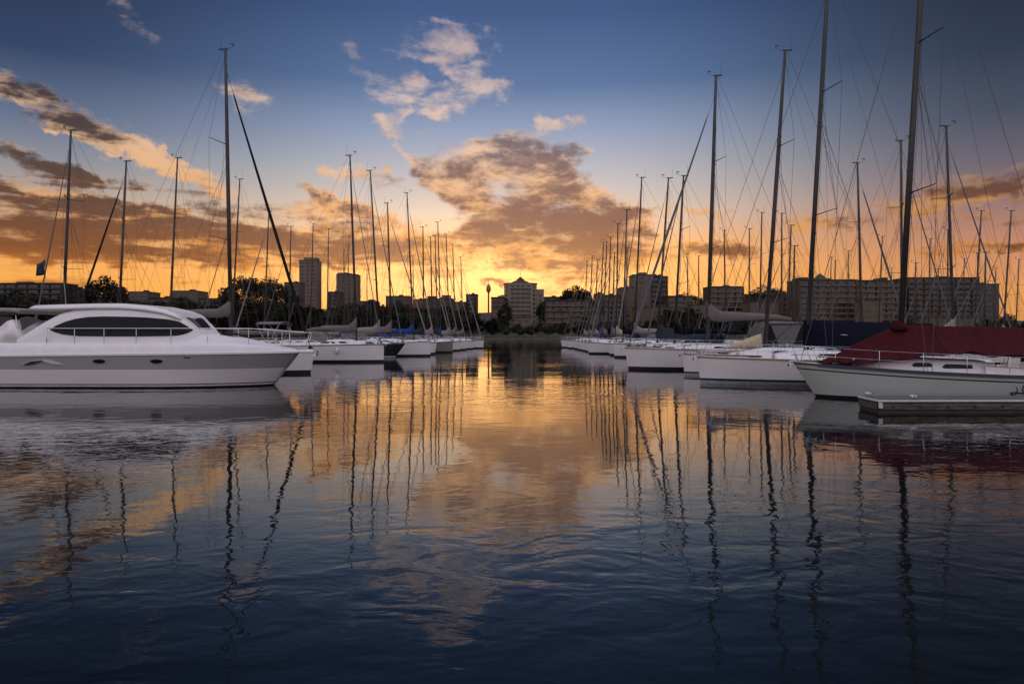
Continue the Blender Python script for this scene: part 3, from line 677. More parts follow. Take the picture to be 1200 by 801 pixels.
# second and further rows on the right
def rowx(lst, grp, nm):
    for i, (D, mp0, tp, ty, hd, cv, extra) in enumerate(lst):
        lab = 'sloop with %s sail cover, %s nearest in the %s' % (COVN[cv], ORD[i], nm)
        kw = dict(jibr=.05); kw.update(extra)
        sailboat('sailing_yacht', mast=(sx(mp0, D), D), top=(tp, ty), heading=R(hd), Lb=10.5, lod=1 if D < 60 else 2, cover=cv, label=lab, group=G[grp], **kw)
rowx([(40, 1118, 1109, 148, 0, 'canvas_pale', {}), (45.6, 1057, 1056, 165, 0, 'canvas_navy', {}), (51, 1010, 1005, 191, 0, 'canvas_slate', dict(jibr=.09, jib='canvas_grey')), (60.5, 929, 931, 288, 180, 'canvas_grey', dict(smast=3.4)),
      (65, 922, 927, 264, 180, 'canvas_taupe', {}), (70, 916, 916, 250, 180, 'canvas_blue', {}), (75, 890, 892.7, 249, 180, 'canvas_pale', {}), (79.5, 878, 878, 268, 180, 'canvas_taupe', {}), (84, 850, 848.6, 270, 180, 'canvas_navy', {}),
      (91, 733, 735, 290, 180, 'canvas_blue', {}), (98, 819, 818.5, 300, 180, 'canvas_pale', {}), (104, 807, 805, 297, 180, 'canvas_grey', {})], 'RO', 'second row on the right')
rowx([(61.5, 1153, 1155, 296, 180, 'canvas_navy', {}), (67, 1175, 1185, 247, 180, 'canvas_pale', {}), (71.5, 1141, 1150, 247, 180, 'canvas_taupe', {}), (76, 1110, 1111, 269, 180, 'canvas_blue', {}), (81, 1070, 1073, 308, 180, 'canvas_grey', {}), (85.5, 1088, 1090, 280, 180, 'canvas_pale', {}),
      (90, 1029, 1034, 277, 180, 'canvas_navy', {}), (97, 994, 994, 294, 180, 'canvas_taupe', {}), (101.5, 977, 979, 305, 180, 'canvas_pale', {}), (106, 972, 974, 301, 180, 'canvas_grey', {}), (111, 953, 953, 313, 180, 'canvas_blue', {})], 'RT', 'third row on the right')
rowx([(100, 1190, 1194, 304, 180, 'canvas_pale', {}), (104.5, 1164, 1167, 314, 180, 'canvas_grey', {}), (109, 1151, 1145, 296, 180, 'canvas_taupe', {}), (113.5, 1128, 1130, 303, 180, 'canvas_navy', {}), (119, 1098, 1100, 312, 180, 'canvas_pale', {}), (125, 1044, 1045, 314, 180, 'canvas_blue', {})], 'RF', 'farthest row on the right')

# --- maroon tent over the nearest right-hand yacht
def tent_mesh(root, stations, mname, name='boom_tent', n=16, sag=.16, fold=1.0):
    """stations: (x, ridge z, half width, hem z)"""
    m2 = MB(); rr = []
    xs_ = []
    ns_ = len(stations)
    for k_ in range(ns_ - 1):
        p0, p1, p2, p3 = stations[max(0, k_ - 1)], stations[k_], stations[k_ + 1], stations[min(ns_ - 1, k_ + 2)]
        for q in range(8):
            u = q / 8
            xs_.append(tuple(.5 * (2 * b_ + (c_ - a_) * u + (2 * a_ - 5 * b_ + 4 * c_ - d_) * u * u + (3 * b_ - a_ - 3 * c_ + d_) * u ** 3) for a_, b_, c_, d_ in zip(p0, p1, p2, p3)))
    xs_.append(stations[-1])
    rnd = random.Random(5)
    for (x, zr, hw, zh) in xs_:
        half = []
        for k_ in range(n + 1):
            u = k_ / n; y = hw * u; z = lerp(zr, zh, u) - sag * math.sin(u * math.pi) * (zr - zh) + fold * u * (1 - .3 * u) * (.035 * math.sin(x * 5 + u * 4) + .028 * math.sin(x * 9.3 - u * 6 + 1) + .02 * math.sin(x * 15 + u * 2)) + (.05 * abs(math.sin(x * 2.4)) * fold if k_ == n else 0)
            half.append((x, y, z))
        outer = [(x, -y, z) for _, y, z in reversed(half)][:-1] + half
        inner = [(p[0], p[1] * .985, p[2] - .012) for p in reversed(outer)]
        rr.append(outer + inner)
    m2.rings(rr, 0, cap=False)
    return m2.build(name, mname, root)
xm = i0['xm']
Lh = 4.6
tn = tent_mesh(r0, [(Lh - .85, 1.26, .42, 1.18), (Lh - 1.5, 1.56, .68, 1.20), (Lh - 2.2, 1.96, .95, 1.24), (xm + .45, 2.34, 1.15, 1.34), (xm - .1, 2.55, 1.28, 1.42), (xm - 1.2, 2.50, 1.34, 1.56), (xm - 2.6, 2.47, 1.36, 1.50), (xm - 4.2, 2.43, 1.36, 1.36), (xm - 5.8, 2.38, 1.3, 1.34)], 'canvas_maroon', fold=1.3, sag=.20)
m2 = MB(); m2.rings([[(xm + r_ * math.cos(a), r_ * math.sin(a), z) for a in [2 * math.pi * k_ / 10 for k_ in range(10)]] for r_, z in ((.30, 2.36), (.18, 2.54), (.13, 2.66), (.125, 2.70))], 0); m2.build('mast_collar', 'canvas_maroon', tn)
for xx in (xm - 1.0, xm - 2.4):
    m2 = MB(); m2.tube([(xx, 1.33, 1.60), (xx, .7, 2.0), (xx, .03, 2.49)], .012, 4); m2.build('batten', 'canvas_black', tn)
# stripe and sheer band details, sole lettering mark near the stern (near side is local +y because the boat points left)
near = 1 if (Matrix.Rotation(r0.rotation_euler.z, 3, 'Z') @ Vector((0, 1, 0))).y < 0 else -1
def hull_y(info, x, z):
    h = info['zd'](x); return info['hbx'](x) * (0.80 + 0.20 * max(0, z / h) ** 0.7)
m2 = MB(); rr = []
for k_ in range(24):
    x = lerp(-4.4, 3.9, k_ / 23); z = i0['zd'](x) - .02; y = near * (hull_y(i0, x, z) + .012)
    rr.append([(x, y, z - .035), (x, y + near * .02, z - .035), (x, y + near * .02, z + .03), (x, y, z + .03)])
m2.rings(rr, 0, smooth=False); m2.build('rubbing_strake', 'boot_navy', r0)
# flowing painted script at the stern quarter (cropped by the picture edge)
def stroke(m2, pts, r=.012):
    m2.tube([(x, near * (hull_y(i0, x, z) + .006), z) for x, z in pts], r, 5)
m2 = MB()
def wx(s_): return Lh - s_   # distance aft from the bow
s0 = 6.25
stroke(m2, [(wx(s0 + a), .33 + b_) for a, b_ in ((.02, -.04), (.10, .03), (.20, .0), (.30, .02), (.42, -.02), (.5, .06))], .022)
stroke(m2, [(wx(s0 + .10 + .10 * math.sin(a)), .40 + .14 * math.cos(a)) for a in [k_ * .5 for k_ in range(1, 10)]], .016)
for k_ in range(3): stroke(m2, [(wx(s0 + .36 + k_ * .17 + a), .36 + b_) for a, b_ in ((0, .24), (-.01, .08), (.04, .0), (.10, .04), (.11, .22))], .018)
ob = m2.build('painted_name', 'boot_black', r0)

# --- navy boom tent of the second yacht, with pale patch
xm = i1['xm']
tn = tent_mesh(r1, [(xm + .12, 2.86, .10, 1.75), (xm - .3, 2.86, .55, 1.62), (xm - 1.5, 2.80, .85, 1.52), (xm - 3.5, 2.74, .9, 1.5), (xm - 5.4, 2.68, .8, 1.5)], 'canvas_navy', sag=-.10)
nr_ = 1
def tent_y(u, hw): return hw * u
m2 = MB(); m2.tube([(xm - 1.25, .66, 2.20), (xm - 1.50, .665, 2.18)], [.05, .055], 8, ex=.3); m2.build('sailmaker_patch', 'fender_white', tn)
m2 = MB(); m2.ball((xm + 1.0, .55, 1.75), .05, 8); m2.tube([(xm + 1.0, .55, 1.2), (xm + 1.0, .55, 1.75)], .015, 5); m2.build('deck_lamp', 'fender_white', r1)
# --- folded cream sail on the third yacht and grey cockpit enclosure of the fourth
xm = i2['xm']; z = i2['zd'](xm) + .35
m2 = MB(); m2.rings([[(xm + x, w_ * math.cos(a) - .5 * 0, z + h_ * (.5 + .5 * math.sin(a))) for a in [2 * math.pi * k_ / 10 for k_ in range(10)]] for x, w_, h_ in ((2.2, .1, .12), (1.6, .3, .3), (1.0, .34, .55), (.5, .3, .75), (.2, .2, .85))], 0); m2.build('folded_sail', 'canvas_cream', r2)
xm = i3['xm']
lx3 = lambda px_: 6.5 - (sx(px_, 42.1) - sx(732, 43.5))
z0 = 1.30; W_ = 1.45; zt3 = sz(377, 42.1)
m2 = MB()
rr = [[(x, -W_, z0), (x, -W_ * .97, zt_ - .1), (x, -W_ * .82, zt_), (x, 0, zt_ + .05), (x, W_ * .82, zt_), (x, W_ * .97, zt_ - .1), (x, W_, z0)] for x, zt_ in ((lx3(896), zt3 - .35), (lx3(899), zt3 - .02), (lx3(915), zt3 + .04), (lx3(936), zt3 - .02), (lx3(940), zt3 - .30))]
m2.rings(rr, 0, closed=False, smooth=False); eo = m2.build('cockpit_enclosure', 'canvas_grey', r3)
for tri in (((896.3, 405), (899, 379.5), (902, 380), (911, 405)), ((939.5, 405), (939, 383), (937, 382), (927.5, 405))):
    m2 = MB(); m2.slab([(lx3(a_), sz(b_, 42.1)) for a_, b_ in tri], lambda x, z_: W_ * (1.0 - .03 * (z_ - z0) / (zt3 - z0)) + .02, .03); m2.build('dark_panel', 'canvas_black', eo)
xm = i5['xm']
tent_mesh(r5, [(xm + .1, 2.5, .14, 2.0), (xm - .5, 2.75, .5, 1.75), (xm - 2.5, 2.7, .7, 1.7), (xm - 5.2, 2.62, .7, 1.7)], 'canvas_slate', sag=-.1)

# ------------------------------------------------------------------ motor cruiser
D = 28.0
K = D / 800.0
cr = empty('motor_cruiser', (sx(347, D) - 7.3, D + 2.0, 0), 0)
X0 = cr.location.x; HB = 2.05
cam_y = cr.location.y
def cx_(px, Dn=D): return (px - 600) * K - X0
def cz(py): return CAMZ + (392 - py) * K
bowx = cx_(347)
# the near side lies at D, the centreline 2 m behind it
def chb(x):
    u = (x + 7.3) / 14.6
    return HB * (0.94 + .06 * math.sin(max(0, min(1, u)) * math.pi)) if u < .55 else HB * max(.02, (1 - ((u - .55) / .47) ** 2.3) ** .8 if (u - .55) / .47 < 1 else .02)
def csh(x): return interp([(-7.3, 1.30), (0, 1.38), (4.5, 1.42), (7.3, 1.44)], x)
mb = MB(); rings = []; sheer = []
for i in range(27):
    t_ = i / 26; t_ = 1 - (1 - t_) ** 1.3; x = -7.3 + 14.6 * t_
    hw = chb(x); h = csh(x)
    fr = [h, h - .05, h - .06, .78, .77, .17, .13, .06, -.3]
    pts = []
    for z in fr:
        q = max(0, z / h); fl = .90 + .10 * q ** .8 if x < 2 else lerp(.90, .55, ((x - 2) / 5.3) ** 1.2) + (1 - lerp(.90, .55, ((x - 2) / 5.3) ** 1.2)) * q ** .9
        pts.append((x - 1.05 * (1 - z / h) * max(0, (x - 1) / 6.3) ** 3.0, hw * fl * (1 if z > 0 else .9), z))
    sheer.append((x, hw, h)); rings.append(pts + [(a, -b_, c) for a, b_, c in reversed(pts)])
base = [0, 3, 1, 3, 0, 2, 4, 2]
mb.rings(rings, base + [2] + base[::-1] + [0], cap=False, closed=False)
for rg in (rings[0], rings[-1]):
    ii = [mb.vert(p) for p in rg]; n = len(ii)
    for k_ in range(8): mb.face((ii[k_], ii[k_ + 1], ii[n - 2 - k_], ii[n - 1 - k_]), base[k_])
hull = mb.build('hull', ['hull_lower', 'hull_band_grey', 'boot_black', 'hull_band_grey', 'boot_white'], cr)
# gunwale rail + bow platform
mb = MB()
for sg in (1, -1):
    mb.rings([[(x, sg * (w_ + .03), h - .03), (x, sg * (w_ + .03), h + .04), (x, sg * (w_ - .06), h + .05), (x, sg * (w_ - .06), h - .03)] for x, w_, h in sheer], 0, smooth=False)
mb.build('rub_rail', 'gelcoat_white', cr)
mb = MB(); mb.rings([[(x, w_, 1.40), (x, w_ * .95, 1.53), (x, -w_ * .95, 1.53), (x, -w_, 1.40)] for x, w_ in ((6.6, .42), (7.3, .34), (7.9, .28), (8.1, .2))], 0); pf = mb.build('bow_platform', 'deck_white', cr)
mb = MB(); mb.tube([(7.2, 0, 1.57), (8.12, 0, 1.50), (8.2, 0, 1.35)], .03, 6); mb.box((8.12, 0, 1.33), (.1, .34, .12)); mb.build('anchor', 'steel', pf)
# side deck / foredeck, crowned
mb = MB(); rings = []
dz_tab = [(cx_(-100), cz(400)), (cx_(10), cz(402)), (cx_(215), cz(402)), (cx_(270), cz(402.5)), (cx_(300), cz(405)), (cx_(325), cz(409)), (cx_(347), cz(411.5))]
ct_tab = [(cx_(-100), cz(399)), (cx_(10), cz(400)), (cx_(215), cz(389.5)), (cx_(250), cz(391.5)), (cx_(275), cz(396)), (cx_(300), cz(402)), (cx_(325), cz(407)), (cx_(347), cz(410.5))]
for x, w_, h in sheer:
    w2 = max(.02, w_ - .04); e = interp(dz_tab, x); c_ = max(interp(ct_tab, x), e)
    # the foredeck crown stands a little behind the near side, so it is lifted slightly to read at the same place
    rings.append([(x, w2, h - .02), (x, w2 * .97, lerp(h, e, .8)), (x, w2 * .9, e), (x, w2 * .72, e + .02), (x, w2 * .5, lerp(e, c_, .85)), (x, 0, c_ + .03),
                  (x, -w2 * .5, lerp(e, c_, .85)), (x, -w2 * .72, e + .02), (x, -w2 * .9, e), (x, -w2 * .97, lerp(h, e, .8)), (x, -w2, h - .02)])
mb.rings(rings, 0, cap=True, closed=False); mb.build('deck', 'deck_white', cr)
# deckhouse with rounded roof
top_tab = [(cx_(8), cz(401)), (cx_(22), cz(390)), (cx_(40), cz(377)), (cx_(58), cz(366)), (cx_(78), cz(359.5)), (cx_(100), cz(356.5)), (cx_(130), cz(356)), (cx_(160), cz(358.5)), (cx_(184), cz(363.5)), (cx_(200), cz(368.8)), (cx_(210), cz(374)), (cx_(219), cz(380)), (cx_(228), cz(387)), (cx_(238), cz(393))]
zl = cz(404)
def dhw(x): return interp([(cx_(8), 1.74), (cx_(150), 1.74), (cx_(185), 1.66), (cx_(210), 1.40), (cx_(228), 1.05), (cx_(250), .5)], x)
mb = MB(); rings = []
nst = 40
KT = .20
for i in range(nst + 1):
    x = lerp(cx_(8), cx_(238), i / nst); zt = interp(top_tab, x); w0 = dhw(x); h = max(.04, zt - zl)
    wz = lambda z: w0 - KT * (z - zl)
    half = [(x, w0, zl - .05), (x, wz(zl + h * .4), zl + h * .4), (x, wz(zl + h * .86), zl + h * .86), (x, wz(zl + h * .94) - .06, zl + h * .945), (x, wz(zt) - .22, zl + h * .99), (x, .8 * .6, zt + .03 * min(1, h)), (x, 0, zt + .05 * min(1, h))]
    rings.append(half + [(a, -b_, c) for a, b_, c in reversed(half[:-1])])
mb.rings(rings, 0, cap=True, closed=False); house = mb.build('deckhouse', 'gelcoat_white', cr)
def fyh(sg, off=.014): return lambda x, z: sg * (dhw(x) - KT * (z - zl) + off)
# side glass: arched strip, split by two pillars
arc_t = [(51, 386), (58, 381), (68, 376.5), (80, 373), (95, 370.8), (112, 370.2), (140, 370.5), (165, 371.4), (188, 373.4), (202, 376), (211, 380.5)]
arc_b = [(220, 386.8), (213, 390.5), (204, 392.8), (190, 393.6), (160, 394), (120, 394), (85, 393.6), (66, 391.5), (57, 388.8)]
tt = sorted(arc_t) + [(220, 386.3)]; bb = [(51, 386)] + sorted(arc_b)
for sg in (1, -1):
    for a, b_ in ((51, 101), (101.12, 141), (141.12, 220)):
        m2 = MB(); rr = []; n_ = max(10, int((b_ - a) / 3)); fy = fyh(sg, .016); fi = fyh(sg, -.02)
        for k_ in range(n_ + 1):
            p = lerp(a, b_, k_ / n_); x = cx_(p); z1_ = cz(interp(tt, p)); z0_ = cz(interp(bb, p)); zm_ = (z0_ + z1_) / 2
            if z1_ - z0_ < .012: z1_ = z0_ + .012
            rr.append([(x, fy(x, z0_), z0_), (x, fy(x, zm_), zm_), (x, fy(x, z1_), z1_), (x, fi(x, z1_), z1_), (x, fi(x, z0_), z0_)])
        m2.rings(rr, 0, smooth=False); m2.build('side_window', 'smoked_glass', house)
# windscreen
for sg in (1, -1):
    m2 = MB(); P_ = []
    for px_ in (206, 210, 216, 222, 226):
        x = cx_(px_); z = interp(top_tab, x) + .03 * min(1, interp(top_tab, x) - zl); P_.append((x, z))
    rr = [[(x + .01, sg * .03, z + .055 * .4 + .02), (x + .01, sg * min(.72, dhw(x) * .5), z + .02), (x - .02, sg * min(.72, dhw(x) * .5), z - .02), (x - .02, sg * .03, z - .02)] for x, z in P_]
    m2.rings(rr, 0, smooth=False); m2.build('windscreen', 'tinted_screen', house)
# roof overhang and aft bulkhead with dark side screens
m2 = MB(); m2.rings([[(x, w_ + .0, z0_), (x, w_ - .03, lerp(z0_, z1_, .5)), (x, w_ - .12, lerp(z0_, z1_, .92)), (x, w_ - .45, z1_ + .02), (x, -w_ + .45, z1_ + .02), (x, -w_ + .12, lerp(z0_, z1_, .92)), (x, -w_ + .03, lerp(z0_, z1_, .5)), (x, -w_, z0_)] for x, z0_, z1_, w_ in ((cx_(23), cz(360.5), cz(358.5), 1.45), (cx_(28), cz(362), cz(356.6), 1.5), (cx_(60), cz(362.5), cz(355.6), 1.5), (cx_(100), cz(361.5), cz(354.6), 1.49), (cx_(130), cz(361.5), cz(354.6), 1.49), (cx_(160), cz(363.5), cz(357), 1.50), (cx_(182), cz(367.0), cz(361.4), 1.46), (cx_(196), cz(371), cz(366), 1.40), (cx_(205), cz(374.5), cz(371), 1.28))], 0)
m2.build('hardtop', 'gelcoat_white', cr)
m2 = MB(); m2.tube([(cx_(30), 1.1, cz(355)), (cx_(44), 1.1, cz(353.5)), (cx_(100), 1.1, cz(353.8))], .03, 6); m2.build('roof_rack', 'steel', cr)
for sg in (1, -1):
    m2 = MB(); m2.slab([(cx_(17), cz(387)), (cx_(12), cz(372)), (cx_(22), cz(370)), (cx_(37), cz(374))], lambda x, z: sg * (1.70 - .2 * (z - zl)), sg * .02); m2.build('cockpit_screen', 'vinyl_clear', cr)
m2 = MB()
m2.rings([[(x, 1.75, zl - .05), (x, 1.62, z_), (x, -1.62, z_), (x, -1.75, zl - .05)] for x, z_ in ((cx_(-60), cz(394)), (cx_(-20), cz(393)), (cx_(0), cz(376)), (cx_(6), cz(374)), (cx_(14), cz(389)), (cx_(16), cz(401)))], 0); m2.build('cockpit_coaming', 'gelcoat_white', cr)
m2 = MB(); m2.rings([[(x, 1.6, z_ - .07), (x, 1.5, z_ + .10), (x, -1.5, z_ + .10), (x, -1.6, z_ - .07)] for x, z_ in ((cx_(-75), cz(366)), (cx_(-40), cz(362)), (cx_(6), cz(363)), (cx_(13), cz(365)))], 0); ah = m2.build('aft_canopy', 'canvas_pale', cr)
for px_ in (-70, -30, 9):
    for sg in (1, -1): m2 = MB(); m2.tube([(cx_(px_), sg * 1.55, cz(366)), (cx_(px_ + 4), sg * 1.62, cz(396))], .02, 6); m2.build('canopy_pole', 'steel', ah)
m2 = MB(); m2.slab([(cx_(-55), cz(392)), (cx_(-8), cz(392)), (cx_(4), cz(371)), (cx_(-55), cz(369))], lambda x, z: -1.5, -.02); m2.build('canopy_side_screen', 'vinyl_clear', ah)
# bow rail
def ry(x): return max(.10, chb(min(x, 7.1)) - .22) if x < 7.0 else .22
stx = [51, 84, 119, 157, 198, 242, 290, 330]
m2 = MB(); railz = lambda px_: cz(interp([(51, 384.5), (290, 384.5), (340, 388), (366, 390)], px_))
for sg in (1, -1):
    pth = [(cx_(p), sg * ry(cx_(p)), railz(p)) for p in range(51, 340, 8)] + [(cx_(350), sg * .26, railz(350)), (cx_(364), sg * .16, railz(364))]
    m2.tube(pth, .018, 6)
    m2.tube([(cx_(51), sg * ry(cx_(51)), railz(51)), (cx_(51), sg * ry(cx_(51)), cz(406))], .018, 6)
    for p in stx[1:]: m2.tube([(cx_(p), sg * ry(cx_(p)), railz(p)), (cx_(p), sg * ry(cx_(p)), interp(dz_tab, cx_(p)) - .02)], .014, 6)
    m2.tube([(cx_(364), sg * .16, railz(364)), (cx_(358), sg * .2, 1.5)], .014, 6)
m2.tube([(cx_(364), .16, railz(364)), (cx_(368), 0, railz(366)), (cx_(364), -.16, railz(364))], .018, 6)
m2.build('bow_rail', 'steel', cr)
# portholes, vent, small fittings on the sides
def hy(x, z):
    h = csh(x); q = z / h; f = .90 if x < 2 else lerp(.90, .55, ((x - 2) / 5.3) ** 1.2)
    return chb(x + 1.05 * (1 - q) * max(0, (x - 1) / 6.3) ** 3) * (f + (1 - f) * q ** .85)
for sg in (1, -1):
    for px_ in (116.5, 183.5):
        x, z = cx_(px_), cz(423); m2 = MB()
        m2.slab([(x + .25 * math.cos(a), z + .075 * math.sin(a) * (1.2 if math.sin(a) < 0 else 1)) for a in [2 * math.pi * k_ / 16 for k_ in range(16)]], lambda x_, z_: sg * (hy(x_, z_) + .03), sg * .05); m2.build('porthole', 'smoked_glass', hull)
    m2 = MB(); pts = [(25, 427), (34, 423.6), (46, 421.4), (52, 421), (60, 422), (75, 427.5), (62, 426.2), (52, 423.5), (40, 426), (30, 428)]
    m2.slab([(cx_(a), cz(b_)) for a, b_ in pts], lambda x_, z_: sg * (hy(x_, z_) + .035), sg * .06); m2.build('air_intake', 'boot_white', hull)
    m2 = MB(); pts = [(27, 427), (36, 423.5), (50, 421.8), (51, 423), (40, 426.2), (30, 427.8)]
    m2.slab([(cx_(a), cz(b_)) for a, b_ in pts], lambda x_, z_: sg * (hy(x_, z_) + .045), sg * .02); m2.build('intake_grille', 'boot_black', hull)
    m2 = MB()
    m2.ball((cx_(216), sg * (hy(cx_(216), cz(418.5)) + .01), cz(418.5)), .035, 8, 0, (1.2, .4, 1)); m2.tube([(cx_(218 + k_), sg * (hy(cx_(218 + k_), cz(419)) + .012), cz(419 + .5 * math.sin(k_ * 2.2))) for k_ in range(6)], .016, 5); m2.build('model_badge', 'boot_black', hull)
    m2 = MB(); m2.ball((cx_(99), sg * 1.85, cz(404)), .04, 6); m2.ball((cx_(103), sg * 1.85, cz(403.5)), .035, 6); m2.tube([(cx_(205), sg * 1.8, cz(405)), (cx_(207), sg * 1.8, cz(405))], .04, 6); m2.build('deck_fitting', 'steel', cr)
m2 = MB(); m2.box((cx_(262), 0, cz(392.5) + .04), (.6, .6, .05)); m2.build('foredeck_hatch', 'smoked_glass', cr)
m2 = MB(); m2.tube([(cx_(18), 1.2, cz(356)), (cx_(12), 1.2, cz(290))], [.014, .006], 5); m2.build('radio_aerial', 'fender_white', cr)
for ch_ in cr.children_recursive:
    for v in ch_.data.vertices:
        t_ = max(0.0, min(1.0, (v.co.x - 1.0) / 3.0)); t_ = t_ * t_ * (3 - 2 * t_)
        v.co.x -= .64 * t_ * max(0.0, 1 - abs(v.co.y) / 2.05)
tag(cr, 'large white motor cruiser with smoked windows and steel bow rail on the left', 'motor boat')

# ------------------------------------------------------------------ floating pontoon in front of the nearest yacht
pn = empty('floating_pontoon', (sx(1030, 19.2), 19.2, 0), R(0))
out_ = [(0, 0), (9.5, .15), (9.5, 1.55), (.28, 1.55), (.10, 1.25)]
m2 = MB(); m2.prism(out_, -.35, .31, 0); m2.build('float', 'concrete', pn)
m2 = MB(); o2 = [(x - .04 if x < 1 else x, y - .05 if y < .5 else y + .05) for x, y in out_]; m2.prism(o2, .31, .345, 0); m2.build('deck_slab', 'pontoon_top', pn)
m2 = MB(); m2.rings([[(x - dx_, y - dy_, .32), (x - dx_, y - dy_, .365), (x + dx_ * 2, y + dy_ * 2, .365), (x + dx_ * 2, y + dy_ * 2, .32)] for x, y, dx_, dy_ in ((9.5, .10, 0, .02), (-.05, -.06, .015, .02), (.05, 1.25, .02, .005))], 0, smooth=False); m2.build('edge_strip', 'concrete_edge', pn)
m2 = MB()
for a, b_ in (((.02, -.07), (9.5, .08)),):
    m2.rings([[(x, y, .10), (x, y + .06, .10), (x, y + .06, .27), (x, y, .27)] for x, y in (a, b_)], 0, smooth=False)
m2.rings([[(x, y, .10), (x + .05, y + .02, .10), (x + .05, y + .02, .27), (x, y, .27)] for x, y in ((-.07, -.02), (.04, 1.22))], 0, smooth=False)
wl_ = m2.build('waler', 'waler_timber', pn)
for k_ in range(12):
    m2 = MB(); x = .35 + .78 * k_; m2.tube([(x, -.10 + .0155 * x, .19), (x, -.06 + .0155 * x, .19)], .035, 8); m2.build('bolt', 'rubber_black', wl_)
for (x, y) in ((1.2, .35), (5.4, .4), (.4, 1.3)):
    m2 = MB(); m2.tube([(x - .14, y, .45), (x + .14, y, .45)], .022, 6); m2.tube([(x - .05, y, .36), (x - .05, y, .45)], .018, 6); m2.tube([(x + .05, y, .36), (x + .05, y, .45)], .018, 6); m2.build('cleat', 'steel', pn)
m2 = MB(); m2.box((0.0, -.085, .22), (.10, .05, .15)); m2.build('corner_bumper', 'fender_white', pn)
for (cxx, cyy, s_, nm) in ((5.4, .4, 6.6, 'slack mooring line from the pale green yacht to the pontoon cleat'),):
    pw = Vector((pn.location.x + cxx, pn.location.y + cyy, .46)); xb = Lh - s_
    r0m = Matrix.Rotation(R(170), 3, 'Z'); q = Vector((r0.location.x, r0.location.y, 0)) + r0m @ Vector((xb, near * i0['hbx'](xb) * .97, i0['zd'](xb) + .05))
    m2 = MB(); m2.tube([pw.lerp(q, u) - Vector((0, 0, .35 * math.sin(u * math.pi))) - pw for u in [k_ / 10 for k_ in range(11)]], .012, 5)
    tag(m2.build('mooring_line', 'rope', loc=pw), nm, 'rope')
tag(pn, 'low concrete floating pontoon with timber edge in front of maroon covered yacht', 'pontoon')

# ------------------------------------------------------------------ buildings
WALLS = {}
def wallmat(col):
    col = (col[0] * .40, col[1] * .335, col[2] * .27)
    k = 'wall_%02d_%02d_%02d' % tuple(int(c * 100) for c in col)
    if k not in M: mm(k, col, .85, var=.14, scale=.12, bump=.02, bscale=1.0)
    return k
mm('window_dark', (0.015, 0.017, 0.02), .1, spec=.7)
mm('roof_grey', (.05, .043, .036), .9, var=.2, scale=.3)
mm('balcony_pale', (.135, .105, .068), .85, var=.15, scale=.5)
mm('balcony_dark', (.050, .038, .027), .85, var=.15, scale=.5)
WINM = {}
def winmesh(w_, h_):
    k = (round(w_, 1), round(h_, 1))
    if k not in WINM:
        m2 = MB(); m2.box((0, 0, 0), (k[0], .12, k[1]), 1); m2.box((0, -.06, 0), (k[0] - .2, .05, k[1] - .2), 0)
        m2.box((0, -.08, 0), (.09, .05, k[1] - .2), 1)
        WINM[k] = m2.build('window', ['window_dark', 'balcony_pale'])
        WINM[k]['tmp'] = 1; C.objects.unlink(WINM[k])
    return WINM[k]
def tower(name, label, px0, px1, ytop, D, col, depth=16, bay=4.2, fl=3.2, style='window', group=None, cat='building', roofbox=None, wratio=.55, skip=.0, bcol='balcony_pale', wing=None, parapet=True, yaw=0):
    x0, x1 = sx(px0, D), sx(px1, D); W_ = x1 - x0; zt = sz(ytop, D)
    xc = (x0 + x1) / 2; zg = min(hz(x0, D), hz(x1, D), hz(xc, D + depth)) - 1.0
    root = empty(name, (xc, D, zg), R(yaw)); H = zt - zg
    wmn = wallmat(col); wmn2 = wmn
    if style == 'balcony': wmn = wallmat((col[0] * .42, col[1] * .42, col[2] * .42))  # wall colour darkened to paint in the shade of the balcony recesses
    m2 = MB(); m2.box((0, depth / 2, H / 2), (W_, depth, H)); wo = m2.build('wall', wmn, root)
    m2 = MB(); m2.box((0, depth / 2, H + .2), (W_ + .7, depth + .7, .4)); 
    m2.box((W_ * .1, depth * .5, H + 1.0), (W_ * .12 + 1, 3, 1.2))
    m2.build('roof', 'roof_grey', root)
    if roofbox:
        for (a, b_, hh) in roofbox:
            m2 = MB(); m2.box((W_ * (a + b_) / 2, depth * .5, H + .4 + hh / 2), (W_ * (b_ - a), depth * .6, hh)); m2.build('plant_room', wmn, root)
    zvis = H
    nf = max(1, int((zt - max(zg, 1)) / fl)); nb = max(1, int(W_ / bay))
    while nf * nb > 96: nb -= 1
    bw = W_ / nb
    rnd = random.Random(int(px0 * 7))
    src = winmesh(min(bw * wratio, 3.4) if style != 'balcony' else bw * .78, fl * .52 if style != 'balcony' else fl * .66)
    for f in range(nf):
        z = H - fl * (f + .55) - .3
        if zg + z < 2: break
        if style == 'balcony':
            m2 = MB(); m2.box((0, -.65, z - fl * .5 + .12), (W_ * .97, 1.3, .2)); m2.box((0, -1.25, z - fl * .5 + .62), (W_ * .97, .1, .85)); m2.build('balcony', bcol, root)
        for c in range(nb):
            if rnd.random() < skip: continue
            dup(src, root, (-W_ / 2 + bw * (c + .5), -.06, z + (.15 if style == 'balcony' else 0)))
        if f % 2 == 0 and depth > 6 and nb > 1 and abs(px0 - 600) > 40 and D < 500 and W_ * 2 < 60:
            pass
    if style == 'balcony':
        for c in range(nb + 1):
            if c % 2 == 0 or W_ < 20:
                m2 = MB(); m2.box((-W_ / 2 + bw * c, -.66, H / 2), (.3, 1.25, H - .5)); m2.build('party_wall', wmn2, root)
    tag(root, label, cat, group)
    return root
tower('apartment_block', 'long low dark apartment block at the far left beyond the motor cruiser', -60, 72, 332, 420, (.13, .10, .08), bay=6, style='balcony', bcol='balcony_dark')
tower('apartment_block', 'dark lower block stepping down beside the far left apartment block', 73, 92, 338, 430, (.11, .09, .08), bay=5)
